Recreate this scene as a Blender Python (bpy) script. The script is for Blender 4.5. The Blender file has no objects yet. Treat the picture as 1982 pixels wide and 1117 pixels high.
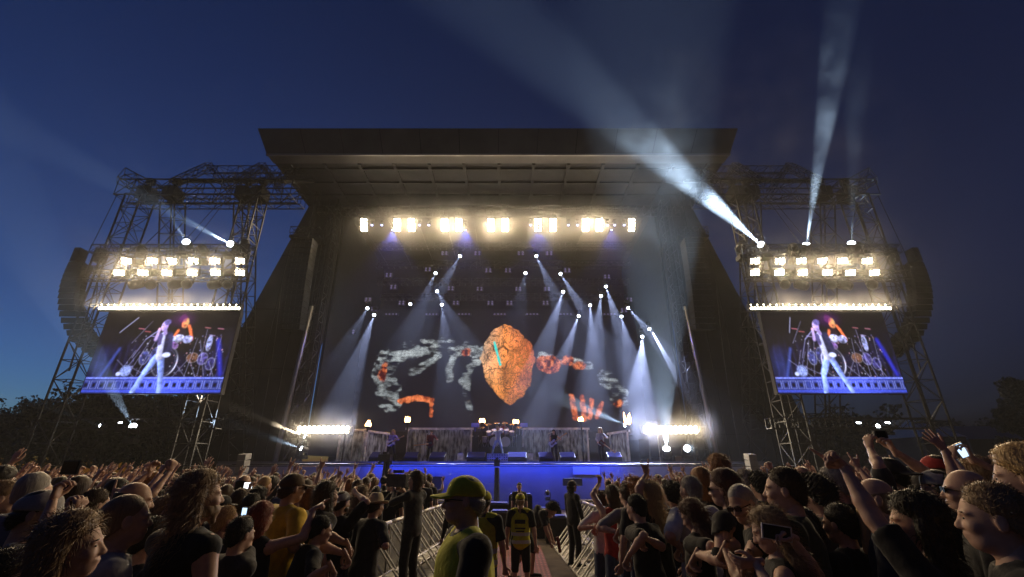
import bpy, math, random
import numpy as np
from mathutils import Vector, Matrix

random.seed(7); rng = np.random.default_rng(7)
S = bpy.context.scene
C = S.collection
R = math.radians

# ------------------------------------------------------------------ camera
FPX, TH, CAMZ = 853.0, R(22.0), 2.1
cam = bpy.data.cameras.new('camera'); camo = bpy.data.objects.new('camera', cam); C.objects.link(camo)
cam.sensor_width = 36.0; cam.lens = 36.0 * FPX / 1982.0
cam.clip_start = 0.05; cam.clip_end = 1000
camo.location = (0, 0, CAMZ); camo.rotation_euler = (R(90) + TH, 0, 0)
S.camera = camo
CT, ST = math.cos(TH), math.sin(TH)

def P(px, py, Y):
    """world point at depth Y metres seen at photo pixel (px, py)"""
    cx = (px - 991.0) / FPX; cy = (558.5 - py) / FPX
    t = Y / (CT - cy * ST)
    return Vector((cx * t, Y, CAMZ + (ST + cy * CT) * t))

# ------------------------------------------------------------------ sky
w = bpy.data.worlds.new('World'); S.world = w; w.use_nodes = True
nt = w.node_tree
sky = nt.nodes.new('ShaderNodeTexSky'); sky.sky_type = 'NISHITA'; sky.sun_disc = False
sky.sun_elevation = R(-4.2); sky.sun_rotation = R(-48); sky.altitude = 50
sky.air_density = 1.0; sky.dust_density = 0.3; sky.ozone_density = 3.0
bg = nt.nodes['Background']; bg.inputs['Strength'].default_value = 2.4
tint = nt.nodes.new('ShaderNodeMix'); tint.data_type = 'RGBA'; tint.blend_type = 'MULTIPLY'; tint.inputs[0].default_value = 1; tint.inputs[7].default_value = (.50, .92, 1.0, 1)
nt.links.new(sky.outputs[0], tint.inputs[6]); nt.links.new(tint.outputs[2], bg.inputs[0])

# ------------------------------------------------------------------ exposure
S.view_settings.view_transform = 'Standard'; S.view_settings.look = 'None'
S.view_settings.exposure = 0.0; S.view_settings.gamma = 1.0
S.render.engine = 'CYCLES'
cy = S.cycles
cy.max_bounces = 4; cy.diffuse_bounces = 2; cy.glossy_bounces = 2; cy.transmission_bounces = 2
cy.transparent_max_bounces = 6; cy.volume_bounces = 0
cy.sample_clamp_indirect = 2.0; cy.sample_clamp_direct = 0.0
cy.use_denoising = True; cy.denoiser = 'OPENIMAGEDENOISE'
cy.use_light_tree = True; cy.caustics_reflective = False; cy.caustics_refractive = False
cy.use_adaptive_sampling = False

# ------------------------------------------------------------------ materials
MATS = {}
def mat(name, col, rough=0.7, metal=0.0, noise=None, bump=None, spec=0.5, sheen=0.0, emis=None, estr=0.0, nsc=8.0):
    if name in MATS: return MATS[name]
    m = bpy.data.materials.new(name); m.use_nodes = True; t = m.node_tree
    b = t.nodes['Principled BSDF']
    b.inputs['Base Color'].default_value = (*col, 1); b.inputs['Roughness'].default_value = rough
    b.inputs['Metallic'].default_value = metal; b.inputs['Specular IOR Level'].default_value = spec
    if sheen: b.inputs['Sheen Weight'].default_value = sheen; b.inputs['Sheen Roughness'].default_value = 0.4
    if emis:
        b.inputs['Emission Color'].default_value = (*emis, 1); b.inputs['Emission Strength'].default_value = estr
    if noise or bump:
        tc = t.nodes.new('ShaderNodeTexCoord'); nz = t.nodes.new('ShaderNodeTexNoise')
        nz.inputs['Scale'].default_value = nsc; nz.inputs['Detail'].default_value = 6
        t.links.new(tc.outputs['Object'], nz.inputs['Vector'])
        if noise:
            mx = t.nodes.new('ShaderNodeMix'); mx.data_type = 'RGBA'
            mx.inputs[6].default_value = (*[c * (1 - noise) for c in col], 1)
            mx.inputs[7].default_value = (*[min(1, c * (1 + noise)) for c in col], 1)
            rp = t.nodes.new('ShaderNodeMapRange'); rp.inputs[1].default_value = .3; rp.inputs[2].default_value = .7
            t.links.new(nz.outputs[0], rp.inputs[0]); t.links.new(rp.outputs[0], mx.inputs[0])
            t.links.new(mx.outputs[2], b.inputs['Base Color'])
        if bump:
            bp = t.nodes.new('ShaderNodeBump'); bp.inputs['Strength'].default_value = bump; bp.inputs['Distance'].default_value = .02
            t.links.new(nz.outputs[0], bp.inputs['Height']); t.links.new(bp.outputs[0], b.inputs['Normal'])
    MATS[name] = m
    return m

def emit(name, col, strength, sampled=False):
    if name in MATS: return MATS[name]
    m = bpy.data.materials.new(name); m.use_nodes = True; t = m.node_tree
    b = t.nodes['Principled BSDF']; b.inputs['Base Color'].default_value = (.02, .02, .02, 1)
    b.inputs['Emission Color'].default_value = (*col, 1); b.inputs['Emission Strength'].default_value = strength
    m.cycles.emission_sampling = 'AUTO' if sampled else 'NONE'
    MATS[name] = m
    return m

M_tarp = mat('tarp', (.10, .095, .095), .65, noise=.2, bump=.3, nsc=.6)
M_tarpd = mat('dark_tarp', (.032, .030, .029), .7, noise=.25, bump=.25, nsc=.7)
M_black = mat('black_cloth', (.012, .012, .013), .9, noise=.3, nsc=2)
M_alu = mat('aluminium', (.42, .42, .43), .38, .9, noise=.15, nsc=6)
M_trs = mat('dull_truss', (.05, .05, .052), .45, .6, noise=.25, nsc=4)
M_steel = mat('galvanised_steel', (.58, .57, .54), .45, .7, noise=.25, nsc=12)
M_cas = mat('black_housing', (.02, .02, .022), .45, noise=.3, nsc=20)
M_cab = mat('speaker_paint', (.014, .014, .014), .55, noise=.3, bump=.3, nsc=30)
M_rail = mat('handrail', (.25, .25, .26), .4, .6)
M_cable = mat('cable', (.015, .015, .015), .6)
M_warm = emit('warm_lens', (1, .86, .62), 40)
M_warm2 = emit('warm_lens_small', (1, .87, .66), 30)
M_cool = emit('cool_lens', (.80, .9, 1), 22)
M_dim = emit('dim_lens', (.55, .45, .9), .22)
M_blued = emit('blue_lens', (.45, .5, 1), 6)

# ------------------------------------------------------------------ mesh helpers
class MB:
    def __init__(s): s.v = []; s.f = []; s.n = 0
    def add(s, V, F):
        b = s.n; s.v.extend([tuple(p) for p in V]); s.f.extend([tuple(i + b for i in q) for q in F]); s.n += len(V); return s
    def box(s, c, d, rot=None, bev=0):
        hx, hy, hz = d[0] / 2, d[1] / 2, d[2] / 2
        V = [Vector((x, y, z)) for x in (-hx, hx) for y in (-hy, hy) for z in (-hz, hz)]
        if rot is not None: V = [rot @ v for v in V]
        c = Vector(c); V = [v + c for v in V]
        return s.add(V, [(0, 1, 3, 2), (4, 6, 7, 5), (0, 4, 5, 1), (2, 3, 7, 6), (0, 2, 6, 4), (1, 5, 7, 3)])
    def tube(s, a, b, r, n=6, r2=None, cap=True):
        a = Vector(a); b = Vector(b); d = b - a
        if d.length < 1e-6: return s
        q = d.to_track_quat('Z', 'Y').to_matrix(); r2 = r if r2 is None else r2
        V = []
        for p, rr in ((a, r), (b, r2)):
            for k in range(n):
                t = 2 * math.pi * (k + .5) / n
                V.append(p + q @ Vector((math.cos(t) * rr, math.sin(t) * rr, 0)))
        F = [(k, (k + 1) % n, n + (k + 1) % n, n + k) for k in range(n)]
        if cap: F += [tuple(range(n - 1, -1, -1)), tuple(range(n, 2 * n))]
        return s.add(V, F)
    def path(s, pts, r, n=6):
        for a, b in zip(pts, pts[1:]): s.tube(a, b, r, n)
        return s
    def lathe(s, c, ax, prof, n=16):
        """profile [(h, r)] swept about axis ax from c"""
        c = Vector(c); q = Vector(ax).to_track_quat('Z', 'Y').to_matrix(); V = []
        for h, r in prof:
            for k in range(n):
                t = 2 * math.pi * k / n
                V.append(c + q @ Vector((math.cos(t) * r, math.sin(t) * r, h)))
        F = []
        for j in range(len(prof) - 1):
            for k in range(n):
                F.append((j * n + k, j * n + (k + 1) % n, (j + 1) * n + (k + 1) % n, (j + 1) * n + k))
        F += [tuple(range(n - 1, -1, -1)), tuple(range((len(prof) - 1) * n, len(prof) * n))]
        return s.add(V, F)
    def poly(s, pts): return s.add(pts, [tuple(range(len(pts)))])
    def prism(s, pts, d):
        """polygon pts extruded by vector d"""
        d = Vector(d); n = len(pts); V = [Vector(p) for p in pts] + [Vector(p) + d for p in pts]
        return s.add(V, [tuple(range(n)), tuple(range(2 * n - 1, n - 1, -1))] + [(k, n + k, n + (k + 1) % n, (k + 1) % n) for k in range(n)])
    def truss(s, a, b, wd, ht, r=.03, rb=.016, up=(0, 0, 1), pitch=None, n=4):
        a = Vector(a); b = Vector(b); d = (b - a); L = d.length; d.normalize()
        upv = Vector(up); sd = d.cross(upv)
        if sd.length < .05: sd = d.cross(Vector((0, 1, 0)))
        sd.normalize(); u = sd.cross(d).normalized()
        cs = [sd * (i * wd / 2) + u * (j * ht / 2) for i, j in ((-1, -1), (1, -1), (1, 1), (-1, 1))]
        for c in cs: s.tube(a + c, b + c, r, n)
        m = max(1, round(L / (pitch or max(wd, ht))))
        for k in range(m):
            p0 = a + d * (L * k / m); p1 = a + d * (L * (k + 1) / m)
            for e in range(4):
                c0, c1 = cs[e], cs[(e + 1) % 4]
                s.tube(p0 + c0, p0 + c1, rb, 3, cap=False)
                if (k + e) % 2: s.tube(p0 + c0, p1 + c1, rb, 3, cap=False)
                else: s.tube(p0 + c1, p1 + c0, rb, 3, cap=False)
        for e in range(4): s.tube(b + cs[e], b + cs[(e + 1) % 4], rb, 3, cap=False)
        return s
    def build(s, name, material, parent=None, loc=None, smooth=False):
        """vertices are world coordinates; loc = origin (defaults to the parent's origin)"""
        o0 = Vector(loc) if loc is not None else (Vector(parent['_o']) if parent is not None else Vector((0, 0, 0)))
        me = bpy.data.meshes.new(name)
        me.from_pydata([tuple(Vector(v) - o0) for v in s.v], [], s.f)
        me.materials.append(material)
        if smooth: me.polygons.foreach_set('use_smooth', [True] * len(me.polygons))
        me.update()
        o = bpy.data.objects.new(name, me); C.objects.link(o)
        if parent is not None:
            o.parent = parent; o.location = o0 - Vector(parent['_o'])
        else: o.location = o0
        o['_o'] = tuple(o0)
        return o

def tag(o, label=None, cat=None, group=None, kind=None):
    if label: o['label'] = label
    if cat: o['category'] = cat
    if group: o['group'] = group
    if kind: o['kind'] = kind
    return o
def empty(name, loc, label, cat, group=None):
    o = bpy.data.objects.new(name, None); C.objects.link(o); o.location = loc; o['_o'] = tuple(loc)
    o.empty_display_size = .2
    return tag(o, label, cat, group)
def copy_tree(o, parent=None):
    c = o.copy(); C.objects.link(c)
    if parent is not None: c.parent = parent
    for ch in list(o.children): copy_tree(ch, c)
    return c
def npmesh(name, V, F, material, loc=(0, 0, 0), parent=None, smooth=True, cols=None):
    """fast mesh from numpy quads/tris (all same size)"""
    me = bpy.data.meshes.new(name); F = np.asarray(F, dtype=np.int32); k = F.shape[1]
    V = np.asarray(V, dtype=np.float32)
    me.vertices.add(len(V)); me.vertices.foreach_set('co', V.ravel())
    me.loops.add(F.size); me.loops.foreach_set('vertex_index', F.ravel())
    me.polygons.add(len(F)); me.polygons.foreach_set('loop_start', np.arange(0, F.size, k, dtype=np.int32))
    me.polygons.foreach_set('use_smooth', np.full(len(F), smooth))
    me.update(calc_edges=True); me.validate()
    for mm in (material if isinstance(material, (list, tuple)) else [material]): me.materials.append(mm)
    if cols is not None:
        at = me.color_attributes.new('Col', 'FLOAT_COLOR', 'CORNER')
        at.data.foreach_set('color', np.repeat(np.asarray(cols, dtype=np.float32), k, axis=0).ravel())
    o = bpy.data.objects.new(name, me); C.objects.link(o); o.location = loc
    if parent is not None: o.parent = parent
    o['_o'] = tuple(loc)
    return o

def light(kind, name, loc, aim, power, col, size=.15, angle=None, blend=.3, parent=None):
    l = bpy.data.lights.new(name, kind); l.energy = power; l.color = col
    if kind == 'SPOT': l.spot_size = angle; l.spot_blend = blend; l.shadow_soft_size = size
    elif kind == 'POINT': l.shadow_soft_size = size
    elif kind == 'AREA': l.shape = 'RECTANGLE'; l.size = size[0]; l.size_y = size[1]
    o = bpy.data.objects.new(name, l); C.objects.link(o)
    q = (Vector(aim) - Vector(loc)).to_track_quat('-Z', 'Y')
    o.rotation_mode = 'QUATERNION'; o.rotation_quaternion = q
    if parent is not None: o.parent = parent; o.location = Vector(loc) - Vector(parent['_o'])
    else: o.location = loc
    return o

CX = -0.95
HAZE = 0.0007; SMOKE = 0.0036; WARM = 1.1; BEAM = 140.0; FRONT = .45
def gz(y):     # the field slopes gently down towards the pit
    return 0.30 * max(0.0, min(1.0, (8.5 - y) / 5.5))

# ------------------------------------------------------------------ ground
xs = [-150, -60, -25, -12, -3, 3, 12, 25, 60, 150]; ys = [-140, -20, -5, 0, 3, 4, 5, 6, 7, 8.5, 12, 20, 40, 80, 150]
V = [(x, y, gz(y)) for y in ys for x in xs]; nx = len(xs)
F = [(j * nx + i, j * nx + i + 1, (j + 1) * nx + i + 1, (j + 1) * nx + i) for j in range(len(ys) - 1) for i in range(nx - 1)]
tag(MB().add(V, F).build('ground', mat('trodden_earth', (.075, .055, .04), .95, noise=.5, bump=.8, nsc=1.5)), kind='structure')
# red walkway matting laid down the pit
m = mat('red_matting', (.22, .035, .035), .7, noise=.2, bump=.3, nsc=20)
t = m.node_tree; b = t.nodes['Principled BSDF']
tc = t.nodes.new('ShaderNodeTexCoord'); wv = t.nodes.new('ShaderNodeTexWave'); wv.bands_direction = 'X'; wv.inputs['Scale'].default_value = 3.5
wv2 = t.nodes.new('ShaderNodeTexWave'); wv2.bands_direction = 'Y'; wv2.inputs['Scale'].default_value = 1.6
t.links.new(tc.outputs['Object'], wv.inputs[0]); t.links.new(tc.outputs['Object'], wv2.inputs[0])
mm_ = t.nodes.new('ShaderNodeMath'); mm_.operation = 'MULTIPLY'; t.links.new(wv.outputs[1], mm_.inputs[0]); t.links.new(wv2.outputs[1], mm_.inputs[1])
mx = t.nodes.new('ShaderNodeMix'); mx.data_type = 'RGBA'; mx.inputs[6].default_value = (.09, .015, .015, 1); mx.inputs[7].default_value = (.34, .07, .065, 1)
t.links.new(mm_.outputs[0], mx.inputs[0]); t.links.new(mx.outputs[2], b.inputs['Base Color'])
mb = MB()
for k in range(9): mb.box((-0.05, 2.2 + k * 1.42, gz(2.2 + k * 1.42) + .015), (1.72, 1.41, .03))
tag(mb.build('path', m), kind='structure')
# ------------------------------------------------------------------ the stage house
ZR = 21.44                       # roof underside
XL, XR = -16.4, 14.56
st = empty('stage_house', (CX, 30, 0), 'huge black festival stage with cantilevered grey roof and sloping tarpaulin side wings', 'stage')
mb = MB()                        # fascia: box girder clad in grey tarp, flared at the top
mb.prism([(XL, 24, ZR), (XR, 24, ZR), (15.49, 23.9, 23.6), (-17.44, 23.9, 23.6)], (0, .9, 0))
mb.build('roof_fascia', M_tarp, st)
mb = MB()
for k in range(1, 12):
    mb = MB(); x = XL + (XR - XL) * k / 12; mb.tube((x, 23.985, ZR + .1), (x + (x - CX) * .055, 23.885, 23.55), .018, 4); mb.build('fascia_seam', M_black, st)

MB().box(((XL + XR) / 2, 23.93, ZR - .05), (XR - XL, .12, .12)).build('gutter_rail', M_rail, st)
mb = MB()
mb.box(((XL + XR) / 2, 33.4, ZR + .35), (XR - XL, 17.0, .5))
for k in range(13):
    x = XL + 1 + (XR - XL - 2) * k / 12
    mb.box((x, 33.3, ZR + .04), (.22, 16.6, .12))
for k in range(5): mb.box(((XL + XR) / 2, 25.6 + k * 1.6, ZR + .03), (XR - XL - .4, .16, .11))
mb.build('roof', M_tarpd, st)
mb = MB().box(((XL + XR) / 2, 42.3, 11), (XR - XL, .3, 21.5)); mb.build('back_wall', M_black, st)
for sgn in (-1, 1):
    def X(x): return CX + sgn * x
    top, bot, inn = 15.35, 21.8, 12.6
    mb = MB()
    mb.prism([(X(inn), 30.3, 0), (X(bot), 30.3, 0), (X(top), 30.3, ZR), (X(inn), 30.3, ZR)], (0, .25, 0))
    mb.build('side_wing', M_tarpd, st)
    mb = MB()
    for k in range(5):
        x0 = inn + .9 + k * 1.5; zt = ZR if x0 < top else ZR * (bot - x0) / (bot - top); mb.tube((X(x0), 30.28, .1), (X(x0 - .35), 30.28, zt), .035, 4)
    for k in range(4): zz = 4 + k * 4.3; xe = bot - (bot - top) * zz / ZR; mb.tube((X(inn + .2), 30.27, zz), (X(xe - .1), 30.27, zz + .15), .02, 4)
    mb.build('wing_seams', M_black, st)
    mb = MB()
    mb.prism([(X(bot), 30.56, 0), (X(bot), 42.1, 0), (X(top), 42.1, ZR), (X(top), 30.56, ZR)], (-sgn * .15, 0, 0))
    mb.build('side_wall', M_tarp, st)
    mb = MB()
    mb.box((X(inn - .1), 36.4, 12), (.2, 11.4, ZR - 3)); mb.build('wing_curtain', M_black, st)
    mb = MB(); mb.truss((X(inn + .35), 29.7, 2.4), (X(inn + .35), 29.7, ZR), .7, .7, .04, .02); mb.build('roof_tower', M_trs, st)
    mb = MB(); mb.tube((X(13.9), 29.4, .0), (X(13.2), 29.4, 12.6), .16, 10); mb.build('pole', M_rail, st, smooth=True)
    mb = MB(); pts = [Vector((X(15.9 - .5 * math.sin(q * 2.2)), 29.8, 14.2 - 13 * q)) for q in [i / 14 for i in range(15)]]
    mb.path(pts, .05); mb.build('hanging_cable', M_cable, st)
    mb = MB(); mb.box((X(14.4), 29.3, 17.9), (2.2, 1.2, .2)); mb.truss((X(13.4), 28.9, 18.4), (X(15.5), 28.9, 18.4), .5, .5, .03, .02)
    mb.build('rigging_platform', M_trs, st)
# deck and skirt
ZD = 2.36
dk = tag(MB().box((CX, 34.2, ZD - .1), (30.4, 16.4, .2)).build('stage_deck', mat('stage_floor', (.16, .16, .18), .35, noise=.3, nsc=1.2), loc=(CX, 34, 0)), 'dark stage deck of the festival stage, lit blue along its front edge', 'stage floor')
ms = mat('stage_skirt_cloth', (.30, .31, .36), .55, noise=.12, bump=.4, nsc=.9)
o = MB().box((CX, 26.05, 1.05), (30.4, .1, 2.1)).build('skirt', ms, dk)
o = MB().box((CX, 25.96, 2.2), (30.4, .1, .12)).build('edge_trim', M_rail, dk)
for x0, x1, lb in ((660, 700, 'sloping pale ramp panel at the left end of the blue stage front'), (1108, 1160, 'pale lit banner panel near the right end of the blue stage front')):
    a = P(x0, 897, 25.9); b2 = P(x1, 897, 25.9)
    if x0 == 660: pts = [(a.x - .9, 25.84, .9), (b2.x - .4, 25.84, .9), (b2.x, 25.84, 2.1), (a.x, 25.84, 2.1)]
    else: pts = [(a.x, 25.84, 1.7), (b2.x, 25.84, 1.7), (b2.x, 25.84, 2.1), (a.x, 25.84, 2.1)]
    tag(MB().prism(pts, (0, .05, 0)).build('front_panel', mat('pale_panel', (.6, .62, .66), .6), loc=((a.x + b2.x) / 2, 25.84, .9)), lb, 'panel')

# ------------------------------------------------------------------ LED picture helper
def pixel_screen(name, px0, px1, py0, py1, Y, nxp, nyp, paint, gain, parent, back=M_cas, corners=None):
    """a flat wall of square LED tiles: one small face each, its colour computed by paint(px, py)"""
    a = P(px0, (py0 + py1) / 2, Y); b_ = P(px1, (py0 + py1) / 2, Y); zt = P(991, py0, Y).z; zb = P(991, py1, Y).z
    X0, X1 = (a.x, b_.x) if corners is None else corners
    gx = np.linspace(X0, X1, nxp + 1); g_z = np.linspace(zb, zt, nyp + 1)
    GX, GZ = np.meshgrid(gx, g_z)
    V = np.stack([GX.ravel(), np.full(GX.size, Y), GZ.ravel()], 1)
    j, i = np.meshgrid(np.arange(nyp), np.arange(nxp), indexing='ij'); q = (j * (nxp + 1) + i).ravel()
    F = np.stack([q, q + 1, q + nxp + 2, q + nxp + 1], 1)
    u = (np.arange(nxp) + .5) / nxp; v = 1 - (np.arange(nyp) + .5) / nyp
    U, W = np.meshgrid(u, v)
    col = paint(U, W)                            # (ny, nx, 3) linear, v down
    col = col.reshape(-1, 3)
    m = bpy.data.materials.new(name + '_picture'); m.use_nodes = True; t = m.node_tree
    b = t.nodes['Principled BSDF']; b.inputs['Base Color'].default_value = (.01, .01, .01, 1)
    at = t.nodes.new('ShaderNodeVertexColor'); at.layer_name = 'Col'
    t.links.new(at.outputs[0], b.inputs['Emission Color']); b.inputs['Emission Strength'].default_value = gain
    m.cycles.emission_sampling = 'NONE'
    o = npmesh('display', V - np.array(parent['_o']), F, m, parent=parent, smooth=False, cols=np.concatenate([col, np.ones((len(col), 1))], 1))
    MB().box(((X0 + X1) / 2, Y + .16, (zb + zt) / 2), (X1 - X0 + .1, .3, zt - zb + .1)).build('cabinet', back, parent)
    return o
def vnoise(x, y, s, seed=0):
    r = np.random.default_rng(seed); T = r.random((64, 64))
    x = x * s; y = y * s; xi = np.floor(x).astype(int); yi = np.floor(y).astype(int); fx = x - xi; fy = y - yi
    fx = fx * fx * (3 - 2 * fx); fy = fy * fy * (3 - 2 * fy); g = lambda a, b: T[a % 64, b % 64]
    return (g(xi, yi) * (1 - fx) + g(xi + 1, yi) * fx) * (1 - fy) + (g(xi, yi + 1) * (1 - fx) + g(xi + 1, yi + 1) * fx) * fy
def fbm(x, y, s, seed=0, o=4):
    r = 0; a = .5
    for k in range(o): r = r + a * vnoise(x, y, s * 2 ** k, seed + k); a *= .5
    return r / (1 - .5 ** o)
def seg(x, y, ax, ay, bx, by):
    dx, dy = bx - ax, by - ay; t = np.clip(((x - ax) * dx + (y - ay) * dy) / (dx * dx + dy * dy + 1e-9), 0, 1)
    return np.hypot(x - ax - t * dx, y - ay - t * dy)
def put(img, mask, col):
    mask = np.clip(mask, 0, 1)[..., None]; col = np.asarray(col)
    return img * (1 - mask) + col * mask
def soft(d, w_=1.0): return np.clip(.5 - d / w_, 0, 1)

# main screen: glowing cracked boulder between two dusty grey ridges (a plain stand-in picture)
def paint_main(U, W):
    x = 690 + U * 550; y = 600 + W * 250
    n = fbm(x, y, .05, 3); n2 = fbm(x, y, .16, 9); img = np.zeros(x.shape + (3,)) + (.004, .004, .008)
    # torn grey ridges of dust
    st_ = fbm(x * .35 + y * .25, y * 1.0 - x * .12, .16, 41); gr = vnoise(x, y, .9, 13)
    for (pts, wd, seed) in (([(750, 700), (790, 684), (850, 676), (905, 682), (945, 702)], 15, 1), ([(752, 700), (742, 735), (762, 778)], 24, 2), ([(880, 690), (868, 722), (872, 742)], 7, 8), ([(846, 694), (810, 722), (798, 728)], 7, 9),
                            ([(925, 700), (905, 728), (898, 742)], 9, 5), ([(1050, 695), (1100, 704), (1140, 715)], 8, 4), ([(1172, 738), (1198, 762), (1194, 780)], 15, 6), ([(905, 730), (903, 770), (912, 800)], 7, 7)):
        d = np.full(x.shape, 1e9)
        for a_, b_ in zip(pts, pts[1:]): d = np.minimum(d, seg(x, y, *a_, *b_))
        nn = fbm(x, y, .09, seed * 11); dens = np.clip((st_ - .36) * 5, 0, 1) * np.clip(.25 + 1.3 * gr, 0, 1)
        m_ = soft(d - wd * (.35 + 1.1 * nn), 4) * dens
        base = np.stack([.26 + .3 * nn, .31 + .3 * nn, .33 + .28 * nn], -1) * (.18 + 1.5 * np.clip(st_ - .3, 0, 1) + .5 * gr * (y < 705))[..., None]
        img = put(img, m_, base)
    # glowing orange lumps of rock along the ridges
    for cx_, cy_, rx, ry in ((900, 688, 11, 10), (1064, 712, 25, 19), (1100, 706, 12, 12), (1124, 714, 17, 9), (742, 722, 8, 20), (1188, 788, 8, 6)):
        d = (np.hypot((x - cx_) / rx, (y - cy_) / ry) - 1) * min(rx, ry) + 14 * (n - .5); crack = np.clip((n2 - .35) * 3.2, 0, 1) * (.5 + .6 * gr)
        img = put(img, soft(d, 3), np.stack([.85 * crack + .05, .28 * crack ** 1.5, .10 * crack ** 2], -1))
    # the boulder: craggy tapering stone, pale at the upper left, cracked and burning to the right
    yy = (y - 710) / 80; prof = np.interp(yy, [-1, -.85, -.5, -.1, .25, .55, .8, 1], [0, 26, 46, 52, 47, 38, 24, 0])
    low = fbm(x, y, .022, 61) - .5; d = np.abs(x - 984 - 6 * yy - 16 * low) - prof + 12 * (n - .5) + 5 * (n2 - .5); m_ = soft(d, 2.2) * (np.abs(yy) < 1)
    wx = x + 16 * (fbm(x, y, .04, 71) - .5); wy2 = y + 16 * (fbm(x, y, .04, 81) - .5)
    c1 = np.abs(fbm(wx, wy2, .030, 21) - .5); c2 = np.abs(fbm(wx, wy2, .075, 31) - .5); c3 = np.abs(fbm(wx * 1.0, wy2 * .45, .20, 51) - .5)
    cr = np.clip(np.minimum(np.minimum(c1 * 1.1, c2 * 1.5) * 26, .35 + c3 * 9), 0, 1)
    facet = np.clip(.35 + 1.5 * fbm(wx, wy2, .05, 91), .2, 1.5); lit = np.clip(1.15 - ((x - 950) / 80) ** 2 * .6 - .35 * np.clip(yy, 0, 1), .22, 1.2) * facet * (.65 + .6 * gr)
    pale = np.clip((975 - x) / 45, 0, 1) * np.clip(.6 - yy, 0, 1)
    rock = np.stack([.85 * lit, (.27 + .20 * pale - .0015 * (x - 984)) * lit, (.07 + .28 * pale) * lit], -1)
    img = put(img, m_, rock * (.06 + .94 * cr)[..., None])
    edge = soft(np.abs(c1 * 26 - .25) - .2, .2) * m_ * (x > 985); img = put(img, edge * .5, (1.0, .35, .08))
    # a seam of turquoise crystal running up one side
    dd = seg(x, y, 956, 668, 968, 712); img = put(img, soft(dd - 2.2 - 3 * (n2 - .5), 2), (.05, .85, .75))
    # embers at the foot
    for ax, ay, bx, by, r_ in ((780, 782, 812, 776, 5), (812, 776, 838, 780, 5), (838, 780, 840, 808, 3.5), (1104, 774, 1110, 812, 5), (1124, 774, 1126, 814, 5), (1142, 780, 1136, 812, 4), (1160, 786, 1150, 812, 4)):
        d = seg(x, y, ax, ay, bx, by) - r_ - 5 * (n2 - .5); g_ = np.clip(n2 * 1.7 - .3, .1, 1)
        img = put(img, soft(d, 2.5), np.stack([1.0 * g_, .28 * g_ ** 1.5, .10 * g_ ** 2], -1))
    img = img * (1 - .22 * ((np.arange(img.shape[1]) % 21 == 0)[None, :, None] | (np.arange(img.shape[0]) % 21 == 0)[:, None, None]))
    return np.clip(img, 0, 2)
bs = empty('video_wall', (CX, 38, ZD), 'giant central video wall showing a glowing orange cracked boulder and grey dust ridges', 'video screen')
pixel_screen('main', 690, 1240, 600, 850, 38, 420, 190, paint_main, 1.0, bs)

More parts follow.
